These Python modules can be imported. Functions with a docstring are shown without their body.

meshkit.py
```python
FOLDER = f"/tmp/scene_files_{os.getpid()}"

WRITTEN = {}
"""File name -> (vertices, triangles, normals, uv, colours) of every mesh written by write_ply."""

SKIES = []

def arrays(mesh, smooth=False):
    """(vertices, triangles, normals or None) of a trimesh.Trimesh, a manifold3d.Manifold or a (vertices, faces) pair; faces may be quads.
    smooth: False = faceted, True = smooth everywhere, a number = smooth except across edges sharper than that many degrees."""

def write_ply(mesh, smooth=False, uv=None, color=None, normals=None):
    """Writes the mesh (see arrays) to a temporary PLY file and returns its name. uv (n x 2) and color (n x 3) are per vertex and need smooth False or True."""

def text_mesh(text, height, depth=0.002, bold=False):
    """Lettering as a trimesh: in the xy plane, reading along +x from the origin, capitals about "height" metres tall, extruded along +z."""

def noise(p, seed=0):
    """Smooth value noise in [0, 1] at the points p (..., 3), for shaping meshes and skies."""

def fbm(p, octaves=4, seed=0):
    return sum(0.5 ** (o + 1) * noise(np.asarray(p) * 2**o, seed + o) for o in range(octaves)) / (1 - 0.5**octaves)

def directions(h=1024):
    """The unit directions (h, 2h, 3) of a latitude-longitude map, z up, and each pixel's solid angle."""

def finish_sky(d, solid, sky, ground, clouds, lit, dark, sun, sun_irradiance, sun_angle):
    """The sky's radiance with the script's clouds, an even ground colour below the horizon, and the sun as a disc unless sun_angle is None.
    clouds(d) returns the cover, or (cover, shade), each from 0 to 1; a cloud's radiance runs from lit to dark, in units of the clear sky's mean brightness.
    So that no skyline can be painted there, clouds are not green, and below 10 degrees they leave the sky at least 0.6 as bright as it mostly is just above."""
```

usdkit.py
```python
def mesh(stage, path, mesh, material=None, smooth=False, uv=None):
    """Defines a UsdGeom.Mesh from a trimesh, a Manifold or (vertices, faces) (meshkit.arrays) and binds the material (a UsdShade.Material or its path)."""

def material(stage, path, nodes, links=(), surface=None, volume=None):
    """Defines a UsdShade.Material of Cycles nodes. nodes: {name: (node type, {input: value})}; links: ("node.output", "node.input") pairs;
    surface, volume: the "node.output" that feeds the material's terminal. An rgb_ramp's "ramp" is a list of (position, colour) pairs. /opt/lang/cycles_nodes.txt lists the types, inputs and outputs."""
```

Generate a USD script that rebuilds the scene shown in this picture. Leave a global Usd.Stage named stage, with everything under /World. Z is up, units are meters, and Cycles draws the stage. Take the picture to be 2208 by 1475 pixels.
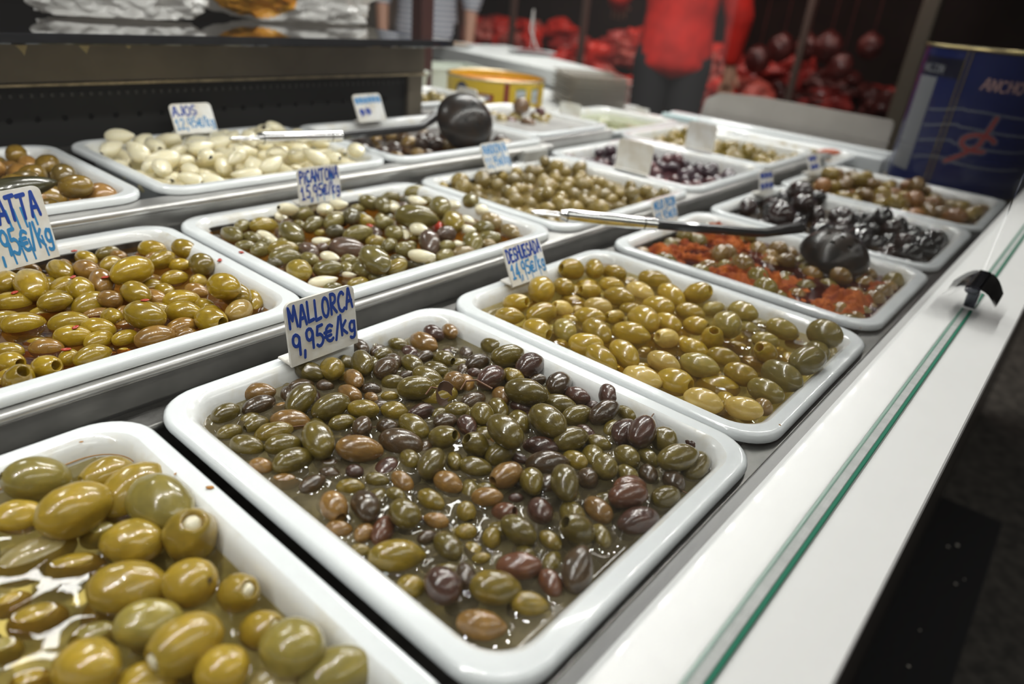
import math, random
import numpy as np
import trimesh, manifold3d as m3
import shapely.geometry as sg
from shapely import affinity
from shapely.ops import unary_union
import usdkit, meshkit
from pxr import Usd, UsdGeom, UsdLux, UsdShade, Gf, Sdf, Vt

stage = Usd.Stage.CreateInMemory()
UsdGeom.SetStageUpAxis(stage, UsdGeom.Tokens.z)
UsdGeom.SetStageMetersPerUnit(stage, 1.0)
UsdGeom.Xform.Define(stage, '/World')
UsdGeom.Scope.Define(stage, '/World/Looks')
PI = math.pi
rng = np.random.default_rng(11)

# ---------------------------------------------------------------- camera
# z = 0 is the rim of the front row of trays; the market floor is 0.9 m below it
EYE = np.array([-0.246825, -0.099999, 0.248192])
RIGHT = np.array([0.64791984, -0.75684690, 0.08592236])
UP = np.array([0.29167977, 0.35072746, 0.88989503])
FWD = np.array([0.70364962, 0.55151883, -0.44800021])
cam = UsdGeom.Camera.Define(stage, '/World/camera')
m = Gf.Matrix4d(*RIGHT, 0, *UP, 0, *(-FWD), 0, *EYE, 1)
cam.AddTransformOp().Set(m)
cam.CreateHorizontalApertureAttr(36.0)
cam.CreateVerticalApertureAttr(36.0 * 1475 / 2208)
cam.CreateFocalLengthAttr(24.476)
cam.CreateFStopAttr(4.4)
cam.CreateFocusDistanceAttr(0.48)
cam.CreateClippingRangeAttr(Gf.Vec2f(0.004, 100.0))
cam.CreateExposureAttr(0.0)

# ---------------------------------------------------------------- light
FLOOR = -0.90
def rect_light(name, pos, target, w, h, power, color=(1, 1, 1)):
    l = UsdLux.RectLight.Define(stage, '/World/' + name)
    d = np.array(target, float) - np.array(pos, float); d /= np.linalg.norm(d)
    x = np.array([1.0, 0, 0]) if abs(d[0]) < .9 else np.array([0, 1.0, 0])
    x = x - d * (x @ d); x /= np.linalg.norm(x); y = np.cross(-d, x)
    l.AddTransformOp().Set(Gf.Matrix4d(*x, 0, *y, 0, *(-d), 0, *pos, 1))
    l.CreateWidthAttr(w); l.CreateHeightAttr(h)
    l.CreateIntensityAttr(power); l.CreateColorAttr(Gf.Vec3f(*color))
    return l
dome = UsdLux.DomeLight.Define(stage, '/World/hall_air_light')
dome.CreateIntensityAttr(0.035); dome.CreateColorAttr(Gf.Vec3f(1.0, 0.97, 0.93))
for k in range(22):                                              # the row of lamps above the display
    rect_light(f'case_lamp_{k:03d}' if k else 'case_lamp', (-1.05 + .15 * k, 0.26, 0.78), (-1.05 + .15 * k, 0.26, 0), 0.035, 0.035, 205.0, (1.0, 0.985, 0.95))
rect_light('stall_lamp', (-0.05, 1.15, 0.85), (-0.05, 0.5, 0), 0.22, 0.12, 26.0, (1.0, 0.98, 0.95))
rect_light('aisle_lamp', (0.2, -1.1, 1.5), (0.3, 0.3, 0), 2.6, 0.25, 5.0, (1.0, 0.97, 0.92))
rect_light('counter_lamp', (1.7, 1.2, 1.3), (1.6, 1.3, 0), 1.6, 0.2, 30.0, (1.0, 0.98, 0.95))
rect_light('hall_lamp', (1.6, 1.0, 1.9), (3.05, 1.7, 0), 0.8, 0.3, 26.0, (1.0, 0.95, 0.9))
rect_light('meat_lamp', (3.9, 2.3, 0.95), (4.7, 2.4, -0.35), 0.25, 3.0, 9.0, (1.0, 0.62, 0.55))

# ---------------------------------------------------------------- materials
LOOKS = {}
def mat(name, nodes, links, surface='p.BSDF'):
    if name not in LOOKS:
        LOOKS[name] = usdkit.material(stage, '/World/Looks/' + name, nodes, links, surface=surface)
    return LOOKS[name]

def plain(name, color, rough=.5, metal=0., noise=0., scale=40., bump=0., bscale=200., coat=0., dark=None, spec=.5, extra=None, ramp=(.35, .65)):
    n = {'p': ('principled_bsdf', dict(base_color=color, roughness=rough, metallic=metal, coat_weight=coat, specular_ior_level=spec, **(extra or {}))),
         'tc': ('texture_coordinate', {})}
    l = []
    if noise:
        n['n'] = ('noise_texture', dict(scale=scale, detail=4, roughness=.6))
        n['r'] = ('rgb_ramp', dict(ramp=[(ramp[0], dark or tuple(c * (1 - noise) for c in color)), (ramp[1], color)]))
        l += [('tc.object', 'n.vector'), ('n.fac', 'r.fac'), ('r.color', 'p.base_color')]
    if bump:
        n['bn'] = ('noise_texture', dict(scale=bscale, detail=3))
        n['b'] = ('bump', dict(strength=1.0, distance=bump))
        l += [('tc.object', 'bn.vector'), ('bn.fac', 'b.height'), ('b.normal', 'p.normal')]
    return mat(name, n, l)

def olive_look(name, c1, c2, spot=(.10, .06, .03), rough=.24, coat=.7, spots=.25, bump=.00008, sss=0., bscale=5.):
    """wet olive skin: two tones mottled by noise, dark freckles, fine wrinkles; each olive has its own pattern"""
    n = {'tc': ('texture_coordinate', {}), 'oi': ('object_info', {}),
         'n1': ('noise_texture', dict(scale=1.5, detail=4, roughness=.6)),
         'r1': ('rgb_ramp', dict(ramp=[(.33, c1), (.67, c2)])),
         'n2': ('noise_texture', dict(scale=7., detail=2, roughness=.6)),
         'r2': ('rgb_ramp', dict(ramp=[(.66, (0, 0, 0)), (.74, (spots,) * 3)])),
         'mx': ('mix', dict(color2=spot)),
         'hv': ('hsv', dict(hue=.5, saturation=1.)),
         'mr': ('map_range', dict(from_min=0., from_max=1., to_min=.78, to_max=1.18)),
         'n3': ('noise_texture', dict(scale=bscale, detail=2, roughness=.5)),
         'b': ('bump', dict(strength=.8, distance=bump)),
         'p': ('principled_bsdf', dict(roughness=rough, coat_weight=coat, coat_roughness=.045, specular_ior_level=.5,
                                       subsurface_weight=sss, subsurface_scale=.004, subsurface_radius=(1., .6, .2)))}
    l = [('oi.location', 'sh.vector1'), ('tc.object', 'sh.vector3')]
    # pattern space = location * k + object coordinates
    n['sh'] = ('vector_math', dict(math_type='multiply_add', vector2=(37., 53., 71.)))
    l += [('sh.vector', 'n1.vector'), ('sh.vector', 'n2.vector'), ('sh.vector', 'n3.vector'),
          ('n1.fac', 'r1.fac'), ('n2.fac', 'r2.fac'), ('r1.color', 'mx.color1'), ('r2.color', 'mx.fac'),
          ('oi.random', 'mr.value'), ('mr.result', 'hv.value'), ('mx.color', 'hv.color'), ('hv.color', 'p.base_color'),
          ('n3.fac', 'b.height'), ('b.normal', 'p.normal'), ('b.normal', 'p.coat_normal')]
    return mat(name, n, l)

def liquid_look(name, tint, murk=None, murk_amount=.2, patch=(.45, .6), scale=25., gloss=.02, ripple=.0003, rscale=90.):
    """brine seen from above: clear where it is clear, cloudy with suspended matter in patches, mirror-like at a slant"""
    n = {'tc': ('texture_coordinate', {}), 't': ('transparent_bsdf', dict(color=tint)),
         'bn': ('noise_texture', dict(scale=rscale, detail=2)), 'b': ('bump', dict(strength=.5, distance=ripple)),
         'g': ('glossy_bsdf', dict(color=(1, 1, 1), roughness=gloss)), 'f': ('fresnel', dict(IOR=1.38)),
         'ge': ('geometry', {}), 'inv': ('math', dict(math_type='subtract', value1=1.)), 'mu': ('math', dict(math_type='multiply')),
         'o': ('mix_closure', {})}
    l = [('tc.object', 'bn.vector'), ('bn.fac', 'b.height'), ('b.normal', 'g.normal'), ('b.normal', 'f.normal'), ('ge.backfacing', 'inv.value2'), ('inv.value', 'mu.value1'), ('f.fac', 'mu.value2'), ('mu.value', 'o.fac'), ('g.BSDF', 'o.closure2')]
    if murk is None:
        l += [('t.BSDF', 'o.closure1')]
    else:
        lo, hi = murk_amount if isinstance(murk_amount, tuple) else (murk_amount * .3, murk_amount)
        n.update({'mn': ('noise_texture', dict(scale=scale, detail=5, roughness=.62)),
                  'mr': ('map_range', dict(from_min=patch[0], from_max=patch[1], to_min=lo, to_max=hi, clamp=True)),
                  'd': ('diffuse_bsdf', dict(color=murk)), 'm': ('mix_closure', {})})
        l += [('tc.object', 'mn.vector'), ('mn.fac', 'mr.value'), ('mr.result', 'm.fac'), ('t.BSDF', 'm.closure1'), ('d.BSDF', 'm.closure2'), ('m.closure', 'o.closure1')]
    return mat(name, n, l, 'o.closure')

WHITE = plain('white_melamine', (.80, .83, .84), .16, coat=.5, noise=.02, scale=30)
STAIN = plain('stained_melamine', (.80, .81, .80), .18, coat=.5, noise=.25, scale=38, dark=(.70, .66, .56), ramp=(.28, .46))
STEEL = plain('brushed_steel', (.60, .59, .57), .38, .82, noise=.25, scale=18, bump=.00006, bscale=400)
STEEL_DARK = plain('dull_steel', (.20, .195, .185), .38, .9, noise=.5, scale=60)
STEEL_BROWN = plain('brown_steel', (.16, .135, .10), .45, .8, noise=.2, scale=15)
CHROME = plain('chrome', (.82, .82, .82), .12, 1.)
BLACK = plain('black_plastic', (.012, .012, .013), .30, coat=.3)
BLACK_MATT = plain('black_matt', (.010, .010, .010), .55)
RAIL = plain('worn_rail_steel', (.13, .127, .12), .32, 1., noise=.4, scale=40)
BLACK_GLASS = plain('black_glass', (.008, .008, .010), .04, coat=1.)
LEDGE = plain('white_ledge', (.70, .70, .69), .30, noise=.02, scale=20, coat=.15)
LEDGE_TRIM = plain('grey_trim', (.50, .51, .51), .4)
GREEN_EDGE = plain('green_glass_edge', (.020, .155, .095), .6, spec=.15)
GASKET = plain('grey_gasket', (.42, .43, .42), .45, noise=.2, scale=120)
TAG = plain('white_tag_plastic', (.86, .86, .84), .35, coat=.2, noise=.05, scale=40, dark=(.70, .66, .58))
INK = plain('blue_ink', (.012, .055, .34), .5)
INK2 = plain('smeared_blue_ink', (.04, .25, .55), .5)
GARLIC = plain('garlic_flesh', (.88, .82, .62), .28, coat=.6, noise=.14, scale=60, dark=(.80, .69, .42), extra=dict(subsurface_weight=.25, subsurface_scale=.004, subsurface_radius=(1., .8, .5)))
SCAR = plain('stem_scar', (.07, .045, .015), .6)
STEM = plain('olive_stem', (.16, .075, .035), .5)
PEPPER = plain('red_pepper', (.45, .035, .015), .25, coat=.4)
GLASS = mat('glass_pane', {'t': ('transparent_bsdf', dict(color=(.985, .995, .99))), 'g': ('glossy_bsdf', dict(color=(1, 1, 1), roughness=0.)),
                           'f': ('fresnel', dict(IOR=1.5)), 'f2': ('math', dict(math_type='multiply', value2=2.)), 'f1': ('math', dict(math_type='add', value2=1.)), 'fd': ('math', dict(math_type='divide')), 'o': ('mix_closure', {}),
                           'ge': ('geometry', {}), 'inv': ('math', dict(math_type='subtract', value1=1.)), 'mu': ('math', dict(math_type='multiply'))},
            [('t.BSDF', 'o.closure1'), ('g.BSDF', 'o.closure2'), ('ge.backfacing', 'inv.value2'), ('inv.value', 'mu.value1'), ('f.fac', 'f2.value1'), ('f.fac', 'f1.value1'), ('f2.value', 'fd.value1'), ('f1.value', 'fd.value2'), ('fd.value', 'mu.value2'), ('mu.value', 'o.fac')], 'o.closure')

# ---------------------------------------------------------------- scene helpers
USED = {}
def numbered(path):
    k = USED.get(path, 0); USED[path] = k + 1
    return path if k == 0 else f'{path}_{k:03d}'

def tag(prim, label=None, cat=None, group=None, kind=None):
    p = prim.GetPrim() if hasattr(prim, 'GetPrim') else prim
    for k, v in (('label', label), ('category', cat), ('group', group), ('kind', kind)):
        if v:
            p.SetCustomDataByKey(k, v)
    return p

def thing(name, label, cat, loc=(0, 0, 0), rotz=0., group=None, kind=None):
    x = UsdGeom.Xform.Define(stage, numbered('/World/' + name))
    if any(loc) or rotz:
        x.AddTranslateOp().Set(Gf.Vec3d(*map(float, loc)))
        if rotz:
            x.AddRotateZOp().Set(float(rotz))
    return tag(x, label, cat, group, kind)

def obj(name, mesh, material, parent=None, smooth=35, label=None, kind=None):
    base = str(parent.GetPath()) if parent is not None else '/World'
    g = usdkit.mesh(stage, numbered(f'{base}/{name}'), mesh, material, smooth)
    return tag(g, label, None, None, kind)

def single(name, mesh, material, label, cat, group=None, kind=None, smooth=35):
    g = usdkit.mesh(stage, numbered('/World/' + name), mesh, material, smooth)
    return tag(g, label, cat, group, kind)

def cat(*ms):
    return trimesh.util.concatenate([x for x in ms])

def box(x0, x1, y0, y1, z0, z1, ch=0.):
    ch = min(ch, (x1 - x0) / 2.2, (y1 - y0) / 2.2, (z1 - z0) / 2.2)
    if ch <= 0:
        b = trimesh.creation.box((x1 - x0, y1 - y0, z1 - z0)); b.apply_translation(((x0 + x1) / 2, (y0 + y1) / 2, (z0 + z1) / 2)); return b
    pts = []
    for x, sx in ((x0, 1), (x1, -1)):
        for y, sy in ((y0, 1), (y1, -1)):
            for z, sz in ((z0, 1), (z1, -1)):
                pts += [(x + sx * ch, y + sy * ch, z), (x + sx * ch, y, z + sz * ch), (x, y + sy * ch, z + sz * ch)]
    return trimesh.convex.convex_hull(np.array(pts))

def tube(points, r, n=10, cap=True):
    P = np.array(points, float); R = np.broadcast_to(np.asarray(r, float), (len(P),))
    V, F = [], []
    up = np.array([0, 0, 1.0])
    prev = None
    for i in range(len(P)):
        t = P[min(i + 1, len(P) - 1)] - P[max(i - 1, 0)]; t /= np.linalg.norm(t)
        if prev is None:
            a = np.cross(t, up if abs(t[2]) < .9 else [1, 0, 0]); a /= np.linalg.norm(a)
        else:
            a = prev - t * (prev @ t); a /= np.linalg.norm(a)
        prev = a; b = np.cross(t, a)
        for k in range(n):
            w = 2 * PI * k / n; V.append(P[i] + R[i] * (math.cos(w) * a + math.sin(w) * b))
    for i in range(len(P) - 1):
        for k in range(n):
            k2 = (k + 1) % n; F += [(i * n + k, i * n + k2, (i + 1) * n + k2), (i * n + k, (i + 1) * n + k2, (i + 1) * n + k)]
    if cap:
        V += [P[0], P[-1]]
        for k in range(n):
            F += [(len(V) - 2, (k + 1) % n, k), (len(V) - 1, (len(P) - 1) * n + k, (len(P) - 1) * n + (k + 1) % n)]
    return trimesh.Trimesh(np.array(V), np.array(F), process=False)

def lathe(profile, n=32, close=True):
    """profile of (r, z) revolved about z"""
    V, F = [], []; k = len(profile)
    for i in range(n):
        a = 2 * PI * i / n
        for r, z in profile:
            V.append((r * math.cos(a), r * math.sin(a), z))
    for i in range(n):
        j = (i + 1) % n
        for q in range(k - 1):
            F += [(i * k + q, j * k + q, j * k + q + 1), (i * k + q, j * k + q + 1, i * k + q + 1)]
    t = trimesh.Trimesh(np.array(V), np.array(F), process=False); t.merge_vertices(); t.update_faces(t.nondegenerate_faces()); return t

def prism(poly, z0, z1):
    g = trimesh.creation.extrude_polygon(poly, z1 - z0, engine='earcut'); g.apply_translation((0, 0, z0)); return g

def along_x(yz, x0, x1):
    """a closed outline in y,z swept along x"""
    g = trimesh.creation.extrude_polygon(sg.Polygon(yz), x1 - x0, engine='earcut')
    v = g.vertices.copy(); g.vertices = np.stack([v[:, 2] + x0, v[:, 0], v[:, 1]], 1); g.fix_normals(); return g

def rr_loop(x0, x1, y0, y1, r, n=8):
    r = min(r, (x1 - x0) / 2 - 1e-4, (y1 - y0) / 2 - 1e-4); out = []
    for cx, cy, a0 in ((x1 - r, y1 - r, 0), (x0 + r, y1 - r, 90), (x0 + r, y0 + r, 180), (x1 - r, y0 + r, 270)):
        for k in range(n + 1):
            a = math.radians(a0 + 90 * k / n); out.append((cx + r * math.cos(a), cy + r * math.sin(a)))
    return np.array(out)

def loft(loops, cap_last=True, cap_first=False):
    n = len(loops[0]); V = np.vstack(loops); F = []
    for i in range(len(loops) - 1):
        for k in range(n):
            k2 = (k + 1) % n
            F += [(i * n + k, i * n + k2, (i + 1) * n + k2), (i * n + k, (i + 1) * n + k2, (i + 1) * n + k)]
    if cap_last:
        V = np.vstack([V, loops[-1].mean(0)]); c = len(V) - 1; b = (len(loops) - 1) * n
        F += [(b + k, b + (k + 1) % n, c) for k in range(n)]
    if cap_first:
        V = np.vstack([V, loops[0].mean(0)]); c = len(V) - 1
        F += [((k + 1) % n, k, c) for k in range(n)]
    return trimesh.Trimesh(V, np.array(F), process=False)
OLIVES = {
    'A': '''-1709 2715 -60 167 125 165 27 gs;-1861 2522 -102 120 89 -30 -9 y;-1679 2296 -25 179 134 8 -2 y;-1422 2563 -103 145 108 -177 8 yg;-1392 2336 -106 197 147 19 8 y;-1364 2053 -14 194 145 -83 1 g;-1350 1769 -54 149 129 -95 69 yg;-1562 1924 -65 147 109 132 -5 yc;-1910 2246 -174 174 104 -5 5 p;-1622 2195 -162 95 65 -27 11 g;-1794 2058 -166 125 74 -32 2 y;-1697 1690 -100 169 126 -39 -8 y;-1500 1492 -61 132 114 -67 29 ys;-1374 1297 -74 120 90 -79 45 yg;-1733 1408 -67 135 104 -31 1 g;-1685 1163 -28 159 119 -178 8 yg;-1400 1069 -106 117 87 -69 38 yg;-1409 818 14 144 119 -71 25 gs;-1630 980 -70 115 99 -65 33 ys;-1993 1370 -73 150 112 -65 26 ys;-1849 1184 -128 110 82 -40 -5 y;-1320 648 -83 153 114 -28 4 g;-1503 805 -140 115 86 -46 -0 p;-2021 1842 -169 119 77 -22 -4 y;-2077 2009 -157 78 57 -11 3 y;-1894 1573 -168 106 75 -28 6 g;-2143 1509 -156 91 56 -32 -11 y;-2172 1758 -157 76 58 -45 -2 g''',
    'M': '''35 2781 -62 107 67 -69 -7 g;163 2676 -45 94 79 -112 -1 y;360 2768 -101 71 52 -77 -9 g;544 2856 -71 98 62 -96 0 d;686 2884 -108 72 46 -97 -0 g;657 2765 -108 75 48 12 -2 d;644 2680 -99 83 52 5 -7 g;386 2615 -56 124 78 -116 -3 g;467 2443 -57 123 78 24 -8 dk;845 2735 -102 83 53 -61 -9 g;1010 2630 -94 122 78 -87 2 t;1150 2656 -65 90 62 -81 -8 p;1288 2607 -74 93 59 -110 8 t;860 2455 -103 75 50 -4 5 d;942 2322 -96 92 64 -85 9 gh;1151 2452 -149 64 37 -71 2 d;704 2415 -101 106 67 -92 -8 g;788 2251 -107 101 64 -70 0 g;575 2336 -109 58 36 -21 0 d;644 2187 -100 125 79 -78 -14 g;421 2313 -99 79 56 -41 -2 g;418 2067 -31 126 80 -35 -2 g;723 1993 -64 82 69 -92 7 t;248 2347 -105 66 45 -41 -8 d;210 2492 -69 98 62 -106 5 t;38 2596 -106 55 43 -41 -8 d;-153 2863 -146 70 42 -41 -2 g;-96 2692 -101 84 53 -11 -6 d;-354 2810 -103 106 67 -51 10 t;-437 2662 -106 105 66 -3 4 d;-245 2461 -46 131 83 23 17 g;-645 2705 -96 89 63 6 4 g;-319 2606 -143 57 33 -3 6 t;-143 2282 -54 126 80 -5 6 g;98 2388 -101 92 58 -82 -4 t;15 2139 -71 98 62 -51 -0 y;185 2270 -110 56 36 -88 9 t;288 2195 -108 57 36 -41 -3 y;555 1972 -114 128 81 -23 1 y;175 2022 -97 87 62 -60 -0 y;342 2039 -143 40 28 -42 4 y;298 1887 -98 93 59 -8 -3 p;-389 2377 -106 118 75 -47 -1 t;-567 2476 -102 77 53 176 0 gh;-727 2513 -104 73 47 -13 1 g;-160 2138 -103 85 54 -15 -6 gk;-126 1975 -68 79 59 40 6 d;22 1907 -101 69 53 120 -9 dk;144 1787 -96 115 73 -88 -8 g;341 1698 -99 82 58 -9 -9 d;-540 2338 -110 106 67 -23 7 yk;-730 2316 -100 99 63 -59 -2 g;-570 2171 -100 106 67 -28 -7 g;-425 2019 -47 139 88 -108 -8 g;-258 2057 -142 44 26 -42 3 g;-299 1796 -55 126 79 -43 -7 t;-29 1715 -104 137 87 -59 -9 d;173 1549 -64 100 69 -77 28 gh;-622 2002 -99 119 75 -1 -8 g;-773 2090 -104 67 47 -59 -2 t;-730 1926 -147 79 46 -51 -0 t;-659 1756 -107 76 48 4 -3 d;-74 1395 -61 115 73 24 -0 g;85 1357 -104 77 49 -123 9 g;-413 1685 -106 52 41 -59 -4 p;-368 1540 -107 64 41 -51 -9 g;-273 1426 -105 78 49 -90 -13 t;-94 1237 -97 85 61 -80 -1 t;-516 1595 -109 73 46 -43 -2 y;-455 1874 -147 70 42 -43 2 d;1402 2204 -97 117 74 -72 -3 g;1295 1980 -48 133 84 -21 -3 g;1300 1761 -45 143 91 8 -5 pk;1105 2120 -101 104 66 -6 -4 d;978 2030 -107 53 39 -61 1 p;937 1833 -46 126 81 4 -3 p;1114 1769 -70 86 56 -80 1 y;1254 1648 -105 71 45 -41 13 d;905 1487 6 141 90 -70 3 g;1252 1446 -50 134 85 16 -11 d;874 1665 -97 93 62 -121 12 t;1255 1276 -72 95 60 -80 2 p;1415 1114 -58 96 69 -129 -6 p;823 1972 -113 87 64 -119 6 t;674 1760 -103 94 60 -9 0 d;543 1555 -53 85 72 -119 -4 g;721 1563 -96 96 64 -113 -4 g;874 1479 -107 77 49 -60 -7 p;1084 1322 -101 119 76 -61 0 g;1278 1154 -108 55 37 -80 7 p;724 1146 13 145 92 -100 -2 g;1055 1139 -92 110 72 -19 3 g;1184 1005 -55 116 73 -13 13 d;1370 919 -103 81 51 -89 -8 g;417 1570 -97 88 61 -118 2 p;704 1359 -93 93 70 -114 -2 g;386 1222 47 135 85 -97 -7 g;1118 785 -76 129 82 13 -7 p;1110 659 0 139 88 15 -0 pk;1141 895 -114 83 53 11 3 g;1205 539 -47 92 78 -111 -4 g;1456 543 -100 75 56 -70 0 d;1398 423 -106 69 44 -98 5 p;1025 356 -6 128 81 -28 2 g;1158 277 -93 122 77 5 6 g;254 1337 -54 93 72 151 43 gh;755 974 -59 118 75 -20 3 g;588 1086 -101 109 69 -68 13 p;350 1210 -87 121 76 3 4 g;916 858 -103 81 51 -78 1 g;872 615 -61 91 66 -108 5 g;1016 540 -101 80 52 -102 -6 g;131 1227 -99 95 60 -59 -2 g;404 1105 -110 48 33 -76 5 p;479 953 -101 123 78 -43 4 d;645 851 -102 89 56 -98 11 y;666 646 -52 85 72 -126 0 g;168 1012 -58 105 72 171 -1 th;865 451 -101 74 54 -129 13 d;756 535 -99 85 57 -118 8 g;310 697 -4 118 77 -130 -7 g;543 683 -96 72 61 -132 9 d;238 874 -59 90 68 -128 0 g;642 451 -77 102 65 -27 -12 r;919 303 -98 74 60 -109 -3 dk;33 1042 -108 61 40 -59 -3 g;-715 1476 -58 87 68 -102 -13 th;-598 1353 -55 96 72 -109 -5 d;-517 1134 -15 91 70 -89 -2 g;-268 1198 -103 82 52 -85 -2 y;-771 1359 -109 68 43 -51 -3 t;-701 1241 -104 60 45 20 -6 t;-623 1186 -101 90 57 32 2 r;-361 1046 -105 63 44 122 7 tk;-457 869 -100 94 60 -104 4 g;-788 1161 -112 51 32 -51 -6 y;-697 999 -100 129 82 -33 -8 y;-776 799 -101 64 53 -58 1 y;-698 660 -47 94 79 -92 -5 p;-487 993 -108 50 37 -16 -4 d;-199 982 -101 61 52 -116 -18 yh;-27 987 -97 86 56 -59 13 t;-43 840 -106 78 54 -77 30 rh;-132 669 -65 101 64 -86 -7 g;100 698 -94 85 68 -119 6 p;-311 879 -105 56 43 -44 9 y;-247 752 -103 56 48 -131 -16 y;-33 520 -107 69 44 -93 -4 y;90 440 -55 107 74 147 39 gh;355 477 -100 100 64 -108 4 t;530 395 -45 117 74 -32 -1 r;432 263 -95 119 75 -22 -2 p;740 259 -95 91 65 -19 -0 g;-306 517 -101 108 69 -55 13 r;-391 694 -112 45 30 -44 15 y;-536 482 -49 110 77 -47 -4 y;-273 335 -102 76 52 -113 -6 r;-154 266 -52 113 75 25 19 d;-453 329 -101 85 54 -51 -7 y;-708 408 -97 103 65 -55 -4 t;101 877 -111 40 30 -43 0 p''',
    'D': '''3182 2745 -9 144 107 159 14 yh;3433 2632 -26 157 101 -138 7 y;3645 2506 -81 133 86 -79 3 y;2465 2576 7 141 123 -129 -6 y;2777 2544 -32 113 85 -88 3 y;3326 2340 -86 124 80 -64 2 y;3241 2588 -146 111 65 -37 13 y;3690 2334 -143 92 55 -65 -0 y;3807 2119 -82 164 106 -59 -9 y;2999 2373 -81 129 89 158 15 yh;3009 2062 -33 146 94 -89 10 y;3420 2061 -86 146 95 -90 -4 c;3562 1779 -78 163 105 -102 -14 y;3729 1583 -24 151 104 -85 32 yh;2114 2589 -38 129 89 -82 21 yh;2426 2638 -147 89 53 -63 8 y;2788 2420 -158 124 74 -63 -7 y;1929 2509 -82 120 77 -63 5 y;2181 2340 -77 159 102 -10 5 y;2438 2295 -88 116 80 155 28 ch;2755 2110 -83 131 84 -63 -1 c;3218 1732 -85 163 105 -89 12 y;2484 2027 -86 145 94 -75 12 y;2677 1870 -86 105 72 159 12 yh;2970 1883 -93 104 67 -64 2 y;2685 1589 -8 189 122 -124 8 y;2963 1484 -81 133 86 -99 -1 y;3348 1462 -80 133 86 -77 -1 y;3616 1339 -82 129 83 -20 -6 g;1819 2109 -34 136 94 -91 4 yh;2065 1993 -72 135 95 -122 -1 g;2373 2173 -142 97 57 -74 19 y;2271 1801 -74 158 102 -109 -1 y;2481 1593 -83 169 109 -86 9 y;2599 1299 -51 121 83 155 16 ch;3105 1277 -77 122 84 -91 11 yh;3012 965 80 138 120 -134 8 g;2858 1006 -32 139 96 -158 61 yh;1948 1932 -143 70 44 -73 1 y;1921 1672 -31 145 93 -73 6 y;1815 1457 -34 139 89 -92 -16 y;2028 1375 -33 147 95 -109 -8 y;2392 1375 -147 60 49 -40 7 y;2667 1288 -171 112 67 -74 -2 y;2676 1077 -84 127 82 -87 -8 y;2716 830 -80 126 81 -75 -3 y;2172 1098 -43 129 84 -84 -4 c;2335 871 -37 151 97 -85 5 g;1881 1113 -89 147 95 -83 3 c;2016 896 -80 150 104 -92 10 yh;2107 1227 -148 98 56 -41 -5 y;2321 907 -165 94 56 -62 -0 y;2340 684 -159 165 99 -73 9 y;1845 584 -37 139 90 -83 2 c;3635 1077 -18 135 98 -92 4 g;3754 931 -157 102 66 -39 -1 g;3580 665 -27 142 91 -78 -9 g;3537 300 80 147 120 -98 2 Gs;3340 711 -85 118 76 -77 4 g;3659 549 -149 80 53 -63 1 y;3130 858 -154 102 61 -76 -6 y;3011 588 -39 128 88 164 34 yh;2914 229 68 170 113 -19 1 G;3392 280 -32 113 84 -129 -2 G;2944 645 -150 105 62 -87 -2 t;2468 565 -39 135 87 -86 -2 y;2664 319 -16 174 112 -109 2 G;2366 324 -38 138 89 -96 2 g;1980 332 -33 130 84 -83 7 c;2204 264 -86 78 64 -120 6 t;2452 790 -152 98 56 -41 9 y''',
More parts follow.
